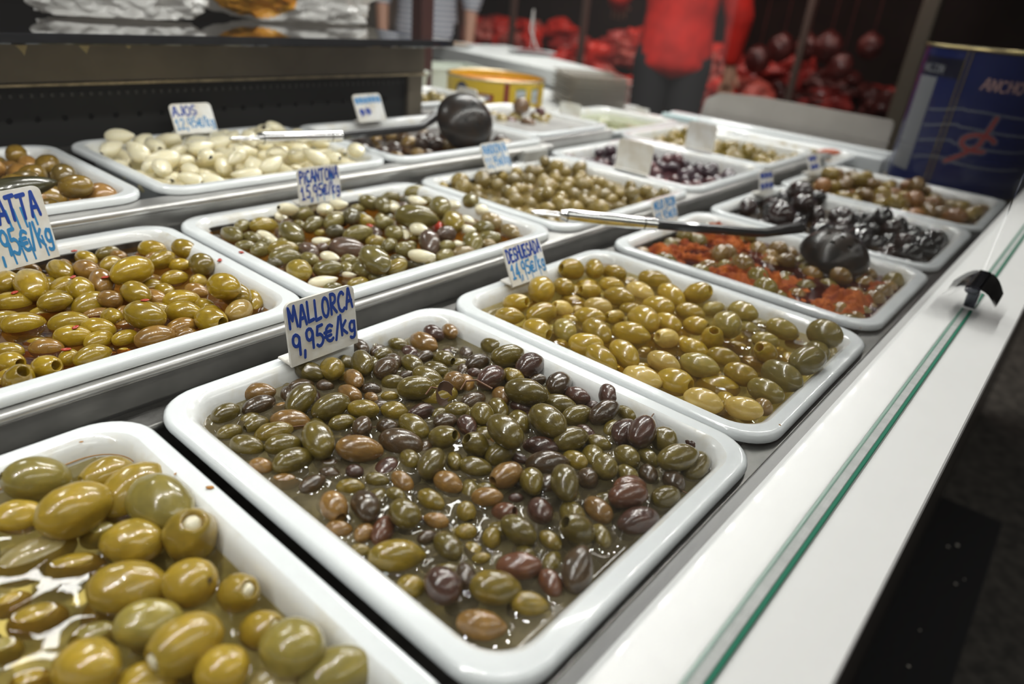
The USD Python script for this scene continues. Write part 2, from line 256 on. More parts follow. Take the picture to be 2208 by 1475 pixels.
    'T': '''-1081 5067 149 98 85 -101 6 y;-970 4897 157 164 109 -102 -2 y;-687 5136 135 124 83 -86 -0 y;-529 5032 135 118 79 -77 3 t;-293 5146 92 105 70 36 -2 y;-339 4607 214 163 109 8 4 y;124 5300 96 128 85 -63 8 y;293 5023 148 120 84 -80 -6 y;42 4919 134 106 73 -178 -8 yh;139 4815 90 92 61 -51 8 y;211 4558 159 109 95 -80 0 g;-549 4695 137 124 85 -109 -27 th;-728 4621 153 103 89 -101 -9 y;-767 4891 88 111 74 20 12 y;-945 4527 138 105 70 -14 5 y;-775 5203 38 53 43 -37 -1 y;-454 4309 153 124 85 -77 -2 y;-127 4739 33 93 53 -62 1 t;-42 4553 94 99 66 -8 -1 y;141 4493 36 70 45 -37 -2 y;-21 4229 86 89 60 -62 -8 t;-2 3800 265 149 99 -85 9 y;108 3843 153 138 92 -79 -0 y;-619 4376 121 94 67 -61 1 t;-729 4472 74 140 93 25 1 y;-332 4267 86 101 67 -61 -16 t;-207 4374 86 89 59 -77 4 y;-205 4111 90 123 82 -24 -2 y;-611 3798 196 145 97 -61 -2 y;-332 3814 133 121 81 -51 0 y;-109 3920 86 81 54 -70 -7 y;-251 3559 140 130 90 -79 6 yh;-15 3584 134 124 82 33 -5 c;229 3804 73 123 82 -114 -6 y;-1138 4801 91 114 76 -23 -6 y;-1003 4573 34 109 65 -25 1 y;-892 4420 43 68 39 -39 5 t;-743 4308 40 105 63 -11 -4 t;-1206 4382 85 124 83 -4 -10 y;-977 4212 84 126 84 -39 7 y;-859 4001 86 113 75 -51 -7 y;-681 4025 40 77 46 -13 8 t;-1047 3950 110 109 72 -40 -0 y;-788 3739 91 86 57 10 -5 y;-638 3614 91 131 87 -2 -4 t;-429 3667 88 106 70 -2 3 t;-451 3559 80 71 48 -15 6 t;-932 3818 89 97 64 21 -1 y;-1126 4015 29 84 48 -51 7 y;-1227 4107 44 75 43 -40 14 y;-1078 3546 124 106 71 9 -1 y;-1166 3680 91 66 57 41 -8 y;-1403 4023 84 84 56 -40 -7 y;-1450 3848 87 98 68 -71 12 yh;-1331 3576 125 105 72 -68 22 yh;-1503 3513 130 113 78 -76 47 yh;-844 3629 44 49 32 -40 -9 y''',
    'P': '''1909 5873 146 127 79 12 4 d;1617 5369 212 136 86 11 -18 a;1605 5504 90 110 69 -97 -9 a;2007 5517 138 78 65 -33 14 a;1924 5164 214 101 88 -117 7 a;2200 5288 198 102 78 -66 4 a;2652 5656 143 121 76 -32 3 a;2142 5246 98 90 57 -65 12 a;874 5236 109 130 81 -88 4 g;1103 5436 102 104 65 32 1 g;1272 5324 108 132 82 -3 -8 y;1424 5461 94 77 48 -65 -1 a;999 5080 98 90 56 -64 -5 g;1151 5090 96 85 53 -64 -5 a;1107 4899 98 85 53 -83 -5 a;825 4915 98 83 52 -35 -0 g;858 4718 107 99 71 28 -2 g;1014 4891 95 79 49 -82 6 g;1289 4851 160 151 94 -91 -9 g;1796 5397 124 122 76 -2 -1 g;1649 4997 140 116 73 16 13 g;1611 5193 94 77 48 -85 0 g;1869 4941 147 129 81 15 8 g;1699 4692 139 89 65 -34 8 d;1813 4482 150 134 84 -19 9 g;1489 4639 96 81 51 -35 5 a;2068 4903 180 100 87 -118 -9 d;2190 4861 125 110 69 -65 -2 yo;2150 4695 92 65 41 -87 -3 x;2286 4610 142 120 75 13 -11 g;2453 4321 265 198 124 -50 -3 g;2626 5279 154 130 81 -66 -9 g;2653 5086 170 128 80 -111 -11 g;3093 5456 104 107 67 -32 1 g;3499 5419 105 156 97 -31 -0 g;2763 5011 144 105 66 25 -5 a;3132 5225 104 73 63 -67 -7 d;3191 5085 136 110 69 -67 -4 a;2721 5084 78 79 54 -89 -3 d;3005 4500 233 173 108 -125 -3 g;3374 5116 101 89 57 -67 -0 g;2697 4231 130 99 62 -124 -3 x;3454 4717 136 110 69 -100 3 a;2354 4139 192 116 73 -88 4 a;2120 4268 151 99 78 -87 2 g;2260 4264 113 96 60 -125 -5 a;2390 4218 82 109 68 -20 -4 y;2860 4148 176 178 111 -125 3 y;1891 4285 104 94 65 -35 -1 y;1876 4055 137 111 69 29 -0 g;1897 3840 147 129 80 15 -17 g;2224 3851 161 152 95 -122 -19 pk;2565 3956 153 105 79 172 2 pk;2386 3771 102 99 62 -10 2 g;1808 3515 204 133 83 -76 10 a;2191 3605 82 110 69 6 5 g;1042 4620 98 138 86 -36 2 y;1211 4453 105 116 73 -90 0 p;1543 4283 103 165 103 -45 -10 p;1379 4468 96 57 45 -35 6 p;935 4420 99 136 85 -21 -4 g;1093 4267 100 102 64 -89 3 g;1289 4216 95 98 61 -74 1 a;785 3975 160 114 86 -81 2 y;1022 3894 141 118 73 -37 6 g;1319 3608 249 172 107 -98 -3 g;1358 4026 102 73 60 -64 -3 g;1274 3716 126 110 69 90 -6 gk;1716 3733 100 98 62 -85 -3 d;1517 3539 148 111 74 7 11 y;1321 3564 96 82 51 -12 -2 g;1152 3759 91 65 41 -63 8 a;874 3753 96 117 73 -24 6 a;1088 3547 93 87 55 -24 5 y;866 3610 91 74 47 -38 6 g;804 4385 94 63 42 -36 -7 d;1800 3582 92 86 54 -64 3 d;3548 4543 207 145 91 -127 11 g;3789 5006 102 83 58 -68 -5 g;3456 4268 192 85 74 -93 -0 a;3166 4209 133 91 59 -91 -5 a;2906 3970 136 84 63 -66 2 a;3311 3987 152 137 86 -92 -7 t;3150 3960 107 124 78 -80 11 g;3223 3633 143 122 76 -100 -3 t;2599 3603 157 146 91 -130 -11 g;2934 3693 103 121 76 -66 12 g;2802 3572 100 74 55 -65 7 t;2389 3527 99 116 72 -22 4 t;3149 3758 89 45 32 -66 4 a;2110 3510 140 108 68 17 -2 g;2556 3756 97 61 48 -65 -2 a''',
}

# ---------------------------------------------------------------- the hall and the counter
FLOOR_LOOK = plain('terrazzo_floor', (.085, .078, .066), .5, noise=.6, scale=28, bump=.0004, bscale=90)
WALL_DARK = plain('dark_wall', (.035, .03, .028), .7, noise=.4, scale=2)
def structure(name, mesh, m): return tag(single(name, mesh, m, None, None, smooth=False), kind='structure')
structure('floor', box(-3, 9, -4, 9, FLOOR - .1, FLOOR), FLOOR_LOOK)
structure('wall_back', box(-3, 9, 7.0, 7.2, FLOOR, 2.6), WALL_DARK)
structure('wall_right', box(8.6, 8.8, -4, 7, FLOOR, 2.6), WALL_DARK)
tag(single('rubber_mat', box(-1.2, 1.755, -.236, -.075, FLOOR, FLOOR + .009, .003), plain('black_rubber', (.006, .006, .007), .35, bump=.0006, bscale=60),
           'black rubber strip mat on the floor along the foot of the counter', 'mat'))
for k in range(9):
    x, y = rng.uniform(.9, 1.7), rng.uniform(-.235, -.10)
    c = trimesh.creation.icosphere(1, rng.uniform(.0015, .0045)); c.apply_scale((1, 1, .5)); c.apply_translation((x, y, FLOOR + .0105))
    single('crumb', c, plain('pale_crumb', (.6, .57, .5), .6), 'pale crumb dropped on the black floor mat', 'crumb', 'crumbs on the mat')

XL, XR = -.62, 1.27
RD = -.0075                                                     # tray lips rest 7.5 mm below the rim height
counter = thing('display_counter', 'long stepped olive display counter with steel steps and a white front ledge', 'counter')
obj('front_ledge', along_x([(-.0914, -.03), (-.0914, -.0012), (-.0902, 0), (-.0160, 0), (-.0160, -.03)], XL, 2.4), LEDGE, counter, 20, 'smooth white front ledge')
obj('ledge_trim', along_x([(-.0160, -.03), (-.0160, 0), (-.0150, 0), (-.0120, -.0022), (-.0120, -.03)], XL, 2.4), LEDGE_TRIM, counter, False, 'grey trim along the inner edge of the ledge')
obj('front_panel', box(XL, 2.4, -.088, -.032, FLOOR, -.031), plain('dark_front_panel', (.022, .016, .013), .35, coat=.2), counter, False)
rail = [(-.0060, -.05), (-.0060, -.0150)] + [(-.0060 + .004 * (1 - math.cos(a)), -.0150 + .0070 * math.sin(a)) for a in np.linspace(.2, PI / 2, 6)] + [(.016, -.0080), (.016, -.05)]
obj('front_rail', along_x(rail, XL, XR), RAIL, counter, 40, 'steel rail under the front lips of the front trays')
obj('well', box(XL, XR, -.012, .33, -.088, -.080), BLACK_MATT, counter, False)
obj('well_front', box(XL, XR, -.0119, -.0100, -.085, -.02), BLACK_MATT, counter, False)
brail = [(.284, -.05), (.284, -.012)] + [(.284 + .004 * (1 - math.cos(a)), -.012 + .004 * math.sin(a)) for a in np.linspace(.2, PI / 2, 5)] + [(.300, -.0080), (.302, -.0165), (.3262, -.0195), (.3262, -.05)]
obj('back_rail', along_x(brail, XL, XR), STEEL_DARK, counter, 40, 'dull steel strip behind the front row of trays')
def step(z, y, depth, x0, x1, drop, name='step', parent=None, nose=.0042):
    """tread under the tray lips, a rounded nose and a riser"""
    t = z + RD - .0002
    o = [(y + depth, t - .06), (y + depth, t), (y + .006, t)]
    o += [(y - .0005 + nose * math.cos(a) * 1.0 - .001, t - nose + nose * math.sin(a)) for a in np.linspace(PI / 2, PI * 1.5, 9)]
    o += [(y + .004, t - 2 * nose), (y + .006, t - drop), (y + .006, t - .06)]
    return obj(name, along_x(o, x0, x1), STEEL, parent or counter, 40)
step(.020, .3225, .020, XL, XR, .034, 'step_riser')
step(.045, .5745, .020, XL, .665, .034, 'step_riser')
obj('step_side', box(.655, .665, .58, .845, -.04, .037), STEEL_DARK, counter, False)
obj('step_deck', box(XL, XR, .343, .585, -.055, -.045), BLACK_MATT, counter, False)
obj('step_rail', along_x([(.553, -.03), (.553, .0115), (.575, .0115), (.581, .010), (.581, -.03)], XL, .665), STEEL_DARK, counter, False)
obj('step_deck', box(XL, .655, .594, .85, -.03, -.018), BLACK_MATT, counter, False)
obj('step_rail', box(XL, .655, .828, .848, -.02, .0365), STEEL_DARK, counter, False)
obj('step_block', box(.668, .905, .612, .905, -.05, .0368, .002), STEEL, counter, False, 'raised steel block under the far tray')
obj('far_deck', box(.668, 1.51, .575, .905, -.075, -.050), plain('far_deck_white', (.55, .56, .55), .4), counter, False)
obj('far_deck', box(1.272, 1.51, -.012, .575, -.075, -.050), plain('far_deck_dark', (.05, .05, .05), .4), counter, False)
obj('back_shelf', box(.70, 1.50, .908, 1.46, -.05, -.0005, .002), plain('far_deck_white', (.62, .63, .62), .4), counter, False, 'white back shelf')
obj('far_wall', box(1.42, 1.45, .255, .80, -.05, -.001, .003), WHITE, counter, False, 'white end rail at the far end of the display')
obj('far_wall', box(1.47, 1.50, .255, .80, -.05, .006, .003), WHITE, counter, False, 'outer white end rail at the far end')
obj('carcass', box(XL, 1.50, -.03, 1.46, FLOOR, -.09), BLACK_MATT, counter, False)
pl = sg.Polygon([(.28, -.03), (.28, .066), (.60, .070), (.70, .064), (.735, .045), (.745, -.03)])
g = trimesh.creation.extrude_polygon(pl.buffer(-.012).buffer(.012), .006, engine='earcut')
v = g.vertices.copy(); g.vertices = np.stack([v[:, 2] + 1.53, v[:, 0], v[:, 1]], 1); g.fix_normals()
single('backsplash', g, plain('satin_grey_panel', (.42, .39, .36), .4, .3, noise=.12, scale=9), 'upright satin grey end panel with a rounded corner behind the far trays', 'panel', smooth=False)

# glass front
def pane(x0, x1, label, n):
    t = thing('glass_screen', label, 'glass screen')
    obj('pane', box(x0, x1, -.0484, -.0448, .0028, .44), GLASS, t, False)
    obj('bottom_edge', box(x0, x1, -.0534, -.0511, .0002, .0024, .0004), GREEN_EDGE, t, False, 'green polished edge of the glass')
    obj('gasket', box(x0, x1, -.0510, -.0450, .0002, .0024, .0004), GASKET, t, False, 'grey seal strip along the foot of the glass')
    return t
pane(-1.2, .5555, 'clear upright glass screen on the ledge, in front of the near trays', 0)
pane(.5705, 2.35, 'clear upright glass screen on the ledge, beyond the chrome clip', 1)
clip = thing('glass_clip', 'chrome saddle clip joining the two glass screens on the ledge', 'clip')
def wing(s):
    n = 9; P = []
    for i, q in enumerate(np.linspace(0, 1, n)):
        x = .523 + .071 * q
        for r in np.linspace(0, 1, 5):
            xx = x + (.559 - x) * .20 * r - .006 * r
            P.append((xx, -.0510 + s * (.0040 + .0160 * r), .0335 - .0135 * r + .0030 * math.sin(PI * r) - .0035 * r * math.sin(PI * q)))
    P = np.array(P); m_ = len(P); V = np.vstack([P, P - [0, 0, .0018]]); F = []
    for i in range(n - 1):
        for r in range(4):
            a, b, c, d = i * 5 + r, i * 5 + r + 1, i * 5 + r + 6, i * 5 + r + 5
            F += [(a, b, c), (a, c, d), (m_ + a, m_ + c, m_ + b), (m_ + a, m_ + d, m_ + c)]
    edge = [i * 5 for i in range(n)] + [(n - 1) * 5 + r for r in range(1, 5)] + [i * 5 + 4 for i in range(n - 2, -1, -1)] + [3, 2, 1]
    for a, b in zip(edge, edge[1:] + edge[:1]): F += [(a, b, m_ + b), (a, m_ + b, m_ + a)]
    t = trimesh.Trimesh(V, np.array(F)); t.fix_normals(); return t
obj('wing', wing(1), CHROME, clip, 30); obj('wing', wing(-1), CHROME, clip, 30)
obj('saddle', box(.523, .594, -.0550, -.0428, .0270, .0348, .002), plain('dark_chrome', (.10, .10, .12), .15, 1.), clip, False)
obj('foot', box(.556, .570, -.0536, -.0440, .0040, .029, .001), plain('dark_chrome', (.10, .10, .12), .15, 1.), clip, False)

# back unit: perforated black panel, steel housing, black glass top
unit = thing('back_shelf_unit', 'steel shelf housing with black perforated panel and black glass top behind the trays', 'shelf unit')
pan = sg.box(XL, -.015, .600, .105)
holes = [sg.Point(.011 + .0287 * k, .069).buffer(.0036, 8) for k in range(-20, 20)]
g = trimesh.creation.extrude_polygon(pan.difference(unary_union(holes)), .004, engine='earcut'); v = g.vertices.copy()
g.vertices = np.stack([v[:, 0], .854 - v[:, 2], v[:, 1]], 1); g.invert(); g.fix_normals()
obj('perforated_panel', g, plain('black_panel', (.009, .009, .0085), .6, noise=.3, scale=6, spec=.2), unit, False, 'black panel with a row of round holes')
obj('cavity', box(XL, .600, .860, .862, -.015, .105), BLACK_MATT, unit, False)
teeth = [box(x, x + .0035, .8475, .8500, .0935, .0975) for x in np.arange(-.3, .598, .0105)]
obj('vent_strip', cat(*teeth), plain('dark_vent', (.028, .027, .025), .5), unit, False, 'row of small dark vent teeth under the housing', kind='stuff')
obj('housing', box(XL, .640, .842, 1.20, .1085, .1572, .0025), STEEL_BROWN, unit, False, 'brownish steel housing band')
obj('housing_lip', box(XL, .640, .8385, .8425, .1060, .1105, .001), plain('worn_steel_edge', (.42, .34, .22), .35, .9, noise=.4, scale=70), unit, False)
obj('post', box(.600, .634, .840, .875, -.04, .1085, .002), STEEL_BROWN, unit, False)
obj('glass_top', box(XL, .640, .775, 1.22, .1572, .1682, .0015), BLACK_GLASS, unit, False, 'glossy black glass top')
single('support_post', box(1.000, 1.040, 1.24, 1.28, .0, 1.3, .003), plain('oxblood_post', (.06, .02, .018), .4), 'dark oxblood support post rising behind the glass top', 'post')
for sx, sz in ((.036, .1495), (.100, .1497), (.150, .1498)):
    tri = sg.Polygon([(sx - .0055, sz), (sx + .0060, sz), (sx + .0015, sz - .0085 - .002 * (sx < .05)), (sx - .001, sz - .0060)]) if sx < .14 else sg.Polygon([(sx - .004, sz), (sx + .003, sz), (sx, sz - .003)])
    g = trimesh.creation.extrude_polygon(tri, .0004, engine='earcut'); v = g.vertices.copy(); g.vertices = np.stack([v[:, 0], .8419 - v[:, 2], v[:, 1]], 1); g.fix_normals()
    obj('sticker_scrap', g, plain('old_sticker', (.50, .40, .20), .6), unit, False, 'torn yellowed scrap of sticker')

# ---------------------------------------------------------------- trays
PROFILE_RIM = [(.0030, -.0072), (.0004, -.0068), (.0000, -.0045), (.0006, -.0016), (.0022, -.0002), (.0040, .0), (.0115, -.0004)]
PROFILE_BASIN = [(.0115, -.0004), (.0140, -.0018), (.0162, -.0048), (.0178, -.0100), (.0200, -.0220), (.0225, -.0340), (.0265, -.0400), (.0330, -.0415)]
PROFILE_OUT = [(.0030, -.0072), (.0120, -.0062), (.0150, -.0085), (.0170, -.0130), (.0215, -.0420), (.0300, -.0445)]
def tray(x0, x1, y0, y1, z, label, depth=1., r=.030, look=None, rot=0., group=None):
    cx, cy = (x0 + x1) / 2, (y0 + y1) / 2
    t = thing('serving_tray', label, 'tray', (cx, cy, z), rot, group)
    a, b = (x1 - x0) / 2, (y1 - y0) / 2
    def lp(d, h):
        rr = max(r - d * .45, .016); l = rr_loop(-a + d, a - d, -b + d, b - d, rr); return np.column_stack([l, np.full(len(l), h if h > -.012 else h * depth)])
    obj('rim', loft([lp(*p) for p in PROFILE_RIM], False), look or WHITE, t, 50)
    obj('basin', loft([lp(*p) for p in PROFILE_BASIN]), STAIN, t, 50)
    o = loft([lp(*p) for p in PROFILE_OUT]); o.invert()
    obj('underside', o, look or WHITE, t, 50)
    return t
def L(name): return f'white melamine tray of {name}'
BOX = {'A': (-.36, -.1085, 0, .30), 'M': (-.1010, .1535, 0, .30), 'D': (.1575, .4060, 0, .30), 'R': (.4230, .6630, .003, .303), 'B': (.6740, .9330, .003, .303), 'I': (.9450, 1.2300, -.002, .304),
       'T': (-.262, .0440, .323, .573), 'P': (.0500, .3600, .323, .573), 'X': (.3680, .6770, .323, .573), 'K': (.6830, .9530, .323, .600), 'G': (.9620, 1.2150, .330, .640),
       'L': (-.262, .0420, .585, .838), 'C': (.0560, .3480, .585, .838), 'W': (.3540, .6640, .580, .822), 'F': (.6700, .9020, .612, .870), 'H': (.6600, .9000, .915, 1.100), 'E': (.9600, 1.2550, .650, .870),
       'O': (1.2330, 1.4120, .300, .560), 'Q': (1.2700, 1.4120, .570, .860)}
RIMZ = dict(A=0, M=0, D=0, R=0, B=0, I=0, T=.02, P=.02, X=.02, K=.02, G=.02, L=.045, C=.045, W=.045, F=.045, H=.045, E=.02, O=.0, Q=.0)
SAID = dict(A='big stuffed green olives, at the near end of the front row', M='small brown MALLORCA olives, in the front row', D='pale green DESHUESADA olives, in the front row',
            R='olives in red MOJO PICON paste, front row', B='shiny black olives, front row beyond the red paste', I='olive mix, last of the front row below the blue tin',
            T='pitted olives in amber oil behind the ATTA tag', P='PICANTONA olives with whole garlic cloves', X='small round ANXOVA olives in the middle row', K='purple olives behind a blank tag',
            G='green olives behind a blank tag, end of the middle row', L='mixed olives beside the garlic, back row', C='peeled AJOS garlic cloves', W='dark seasoned olives under the rear ladle',
            F='few olives standing on the steel block', H='yellow olives behind the steel post, on the white shelf', E='pale green pickles beyond the steel block', O='olives and a piece of red pepper by the white end rail', Q='few purple olives, farthest back by the end rail')
TRAYS = {}
for k in BOX:
    x0, x1, y0, y1 = BOX[k]
    TRAYS[k] = tray(x0, x1, y0, y1, RIMZ[k], L(SAID[k]), 1.0)
obj('tray_bracket', box(.585, .640, .560, .578, .000, .0365, .002), plain('grey_bracket', (.45, .45, .43), .4, noise=.2, scale=60), counter, False)

def tide_line(t, x0, x1, y0, y1, h, d, part):
    """thin dried orange line left on the wall of a tray by the brine"""
    a, b = (x1 - x0) / 2, (y1 - y0) / 2; l = rr_loop(-a + d, a - d, -b + d, b - d, .022, 8); n = len(l)
    i = [q % n for q in range(int(part[0] * n), int(part[1] * n))]
    obj('tide_line', tube([(l[q][0], l[q][1], h) for q in i], .00055, 6), plain('tide_orange', (.42, .20, .03), .5), t, True, 'dried orange line above the brine')
tide_line(TRAYS['A'], *BOX['A'], -.0105, .0176, (.02, .35)); tide_line(TRAYS['D'], *BOX['D'], -.0100, .0176, (.0, .24)); tide_line(TRAYS['D'], *BOX['D'], -.0100, .0176, (.86, 1.0))

# ---------------------------------------------------------------- olives: shapes
def body(nlon, nlat, seed, hole=0., point=.0, dent=.09, crease=0):
    """unit olive, long axis x; a pitted one has its mouth at +x"""
    prof = []
    if hole:
        for t in np.linspace(-PI / 2, PI / 2, nlat + 1):
            s = math.sin(t); r = math.cos(t)
            if s > 0 and r < hole * 1.25: break
            prof.append((s, r))
        xe = math.sqrt(1 - (hole * 1.25) ** 2)
        prof += [(xe + .010, hole * 1.15), (xe + .004, hole * 1.02), (xe - .03, hole * .95), (xe - .20, hole * .86), (xe - .55, hole * .80), (xe - .75, 0)]
    else:
        for t in np.linspace(-PI / 2, PI / 2, nlat + 1):
            prof.append((math.sin(t), math.cos(t)))
    prof[0] = (-1, 0)
    if not hole: prof[-1] = (1, 0)
    V, idx, F = [], [], []
    for x, r in prof:
        if r == 0: idx.append([len(V)] * nlon); V.append((x, 0, 0)); continue
        idx.append(list(range(len(V), len(V) + nlon)))
        V += [(x, r * math.cos(2 * PI * k / nlon), r * math.sin(2 * PI * k / nlon)) for k in range(nlon)]
    for i in range(len(prof) - 1):
        for k in range(nlon):
            a, b, c, d = idx[i][k], idx[i][(k + 1) % nlon], idx[i + 1][(k + 1) % nlon], idx[i + 1][k]
            if a != b: F.append((a, b, c) if c != a else (a, b, d))
            if c != d: F.append((a, c, d))
    V = np.array(V); F = np.array(F)
    q = meshkit.fbm(V * 1.3 + seed * 7.7, 3, seed) - .5
    q2 = meshkit.noise(V * 3.1 + seed * 3.3, seed + 5) - .5
    outer = np.linalg.norm(V, axis=1) > .93
    k = 1 + dent * 2.2 * q + dent * .35 * q2
    if crease:
        ang = np.arctan2(V[:, 2], V[:, 1])
        for c in range(crease):
            a0 = seed * 2.1 + c * 1.9 + .35 * np.sin(V[:, 0] * 3 + c)
            d = np.abs((ang - a0 + PI) % (2 * PI) - PI)
            k -= .075 * np.exp(-(d / .10) ** 2) * (1 - V[:, 0] ** 2)
    V[:, 1:] *= k[:, None]; V[:, 0] *= 1 + .3 * (k - 1)
    V[:, 0] += point * np.maximum(V[:, 0], 0) ** 6 * .12
    bend = .05 * math.sin(seed * 1.7)
    V[:, 2] += bend * (V[:, 0] ** 2 - .4)
    t = trimesh.Trimesh(V, F, process=False); t.fix_normals(); return t

SHAPES = {}
def shape(kind, res, i):
    key = (kind, res, i)
    if key not in SHAPES:
        nl, na = {0: (16, 10), 1: (24, 14), 2: (44, 26)}[res]
        if kind == 'garlic':
            t = body(nl, na, 60 + i, dent=.08); v = t.vertices
            s = (v[:, 0] + 1) / 2
            v[:, 1] *= (1.02 - .55 * s ** 2.2); v[:, 2] *= (.95 - .50 * s ** 2.2); v[:, 2] += .18 * (v[:, 0] ** 2) ; t.vertices = v
        else:
            t = body(nl, na, i + {'plain': 0, 'pitted': 20, 'creased': 40}[kind], hole=.40 if kind == 'pitted' else 0., point=(i % 3) * .6,
                     dent=.05 + .025 * (i % 3) if kind != 'creased' else .12, crease=(2 + i % 2) if kind == 'creased' else 0)
        path = f'/World/Shapes/{kind}_{res}_{i}'
        g = usdkit.mesh(stage, path, t, None, True)
        SHAPES[key] = path
    return SHAPES[key]
stage.CreateClassPrim('/World/Shapes')

def frame(P, a, b, yaw, tilt, roll=0., c=None):
    u = np.array([math.cos(yaw) * math.cos(tilt), math.sin(yaw) * math.cos(tilt), math.sin(tilt)])
    w = np.array([-math.sin(yaw), math.cos(yaw), 0]); n = np.cross(u, w)
    v2 = w * math.cos(roll) + n * math.sin(roll); n2 = np.cross(u, v2)
    c = c or b
    return Gf.Matrix4d(*map(float, (*(u * a), 0, *(v2 * b), 0, *(n2 * c), 0, *P, 1)))

def place_mesh(path, shp, M, material):
    g = UsdGeom.Mesh.Define(stage, path)
    g.GetPrim().GetReferences().AddInternalReference(shp)
    if M is not None: UsdGeom.Xformable(g).AddTransformOp().Set(M)
    UsdShade.MaterialBindingAPI.Apply(g.GetPrim()).Bind(material)
    return g.GetPrim()

def local_mesh(path, mesh, material, smooth=True):
    return usdkit.mesh(stage, path, mesh, material, smooth).GetPrim()

def star(n=5, seed=0):
    pts = []
    for k in range(2 * n):
        r = (.20 if k % 2 == 0 else .07) * (1 + .25 * math.sin(k * 2.3 + seed)); pts.append((r * math.cos(PI * k / n + seed), r * math.sin(PI * k / n + seed)))
    g = trimesh.creation.extrude_polygon(sg.Polygon(pts), .05, engine='earcut'); v = g.vertices
    rad = np.hypot(v[:, 0], v[:, 1])
    g.vertices = np.stack([np.sqrt(np.maximum(1 - rad ** 2, 0)) + .03 - .05 + v[:, 2], v[:, 0], v[:, 1]], 1); g.fix_normals(); return g

PLACED = {}
def olive(name, label, group, P, a, b, yaw, tilt, material, kind='plain', res=1, feat='', stem_to=None, category='olive', c=None):
    i = int(rng.integers(0, 6)); roll = float(rng.uniform(0, 2 * PI)) if kind != 'garlic' else float(rng.uniform(-.7, .7))
    M = frame(P, a, b, yaw, tilt, roll, c)
    shp = shape(kind, res, i)
    path = numbered('/World/' + name)
    if feat in ('g', 's', 'k'):
        x = UsdGeom.Xform.Define(stage, path); x.AddTransformOp().Set(M)
        place_mesh(path + '/flesh', shp, None, material)
        if feat == 'g':
            t = trimesh.creation.icosphere(2, 1.0); v = t.vertices; v *= (1 + .25 * (meshkit.noise(v * 2 + i, i) - .5))[:, None]
            t.vertices = v * (.30, .37, .35) + (.66, 0, 0)
            tag(local_mesh(path + '/garlic_plug', t, GARLIC), 'white garlic plug in the mouth of the olive')
        elif feat == 's':
            tag(local_mesh(path + '/stem_scar', star(5, i), SCAR, 30), 'dark star-shaped stem scar')
        else:
            L = 1.05 + .25 * math.sin(i * 3); k = np.linspace(0, 1, 7)
            pts = np.stack([.93 + L * k, .10 * np.sin(k * 3 + i) * L, .22 * k ** 2 * L * math.cos(i)], 1)
            tag(local_mesh(path + '/stem', tube(pts, np.linspace(.060, .045, 7), 6), STEM), 'thin reddish brown stem')
        p = x.GetPrim()
    else:
        p = place_mesh(path, shp, M, material)
    tag(p, label, category, group)
    return p

# skins
SKIN = {
 'A': {'g': ('a1', (.30, .235, .045), (.215, .175, .040)), 'y': ('a2', (.40, .265, .022), (.285, .195, .020)), 'p': ('a3', (.38, .30, .12), (.28, .22, .08))},
 'M': {'g': ('m1', (0.150, 0.110, 0.014), (0.088, 0.062, 0.010)), 'd': ('m2', (0.075, 0.041, 0.015), (0.040, 0.024, 0.010)), 'p': ('m3', (0.077, 0.030, 0.018), (0.043, 0.020, 0.013)),
       't': ('m4', (0.275, 0.144, 0.031), (0.163, 0.085, 0.022)), 'y': ('m5', (0.263, 0.175, 0.015), (0.156, 0.112, 0.013)), 'r': ('m6', (0.169, 0.062, 0.025), (0.100, 0.037, 0.018))},
 'D': {'y': ('d1', (0.407, 0.266, 0.021), (0.289, 0.195, 0.019)), 'c': ('d2', (0.590, 0.425, 0.118), (0.472, 0.330, 0.083)), 'g': ('d3', (0.313, 0.236, 0.047), (0.218, 0.171, 0.035)), 'G': ('d4', (0.236, 0.183, 0.045), (0.159, 0.127, 0.033)), 't': ('d5', (0.295, 0.177, 0.047), (0.212, 0.130, 0.035))},
 'T': {'y': ('t1', (0.389, 0.259, 0.011), (0.270, 0.167, 0.009)), 't': ('t2', (0.324, 0.167, 0.027), (0.205, 0.103, 0.019)), 'g': ('t3', (0.238, 0.167, 0.022), (0.151, 0.108, 0.019)), 'c': ('t4', (0.389, 0.259, 0.065), (0.302, 0.194, 0.043))},
 'P': {'g': ('p1', (0.219, 0.175, 0.044), (0.131, 0.106, 0.030)), 'd': ('p2', (0.106, 0.088, 0.037), (0.069, 0.056, 0.027)), 'y': ('p3', (0.325, 0.231, 0.031), (0.213, 0.156, 0.025)), 'p': ('p4', (0.131, 0.075, 0.050), (0.081, 0.053, 0.037)), 't': ('p5', (0.300, 0.213, 0.088), (0.200, 0.144, 0.056))},
}
for tr, d in SKIN.items():
    for k, (n, c1, c2) in list(d.items()):
        d[k] = olive_look('olive_skin_' + n, c1, c2, rough={'A': .28, 'M': .26, 'D': .26}.get(tr, .26), coat=.9 if tr in 'MT' else .7, bump={'M': .00016, 'A': .00008}.get(tr, .00010), bscale={'M': 8.}.get(tr, 5.), sss=.12 if tr in 'AD' else 0.)
WORD = {'g': 'green', 'd': 'dark brown', 'p': 'purplish brown', 't': 'tan', 'y': 'yellow-green', 'r': 'reddish brown', 'c': 'pale cream', 'G': 'dull olive-green', 'a': '', 'x': 'red'}
NAMES = {'A': 'stuffed_olive', 'M': 'small_olive', 'D': 'pale_olive', 'T': 'pitted_olive', 'P': 'seasoned_olive'}
TRAYWORD = {'A': 'nearest tray', 'M': 'MALLORCA tray', 'D': 'DESHUESADA tray', 'T': 'ATTA tray', 'P': 'PICANTONA tray'}
GROUP = {'A': 'stuffed olives in the nearest tray', 'M': 'olives in the MALLORCA tray', 'D': 'olives in the DESHUESADA tray', 'T': 'pitted olives in the ATTA tray', 'P': 'olives in the PICANTONA tray'}
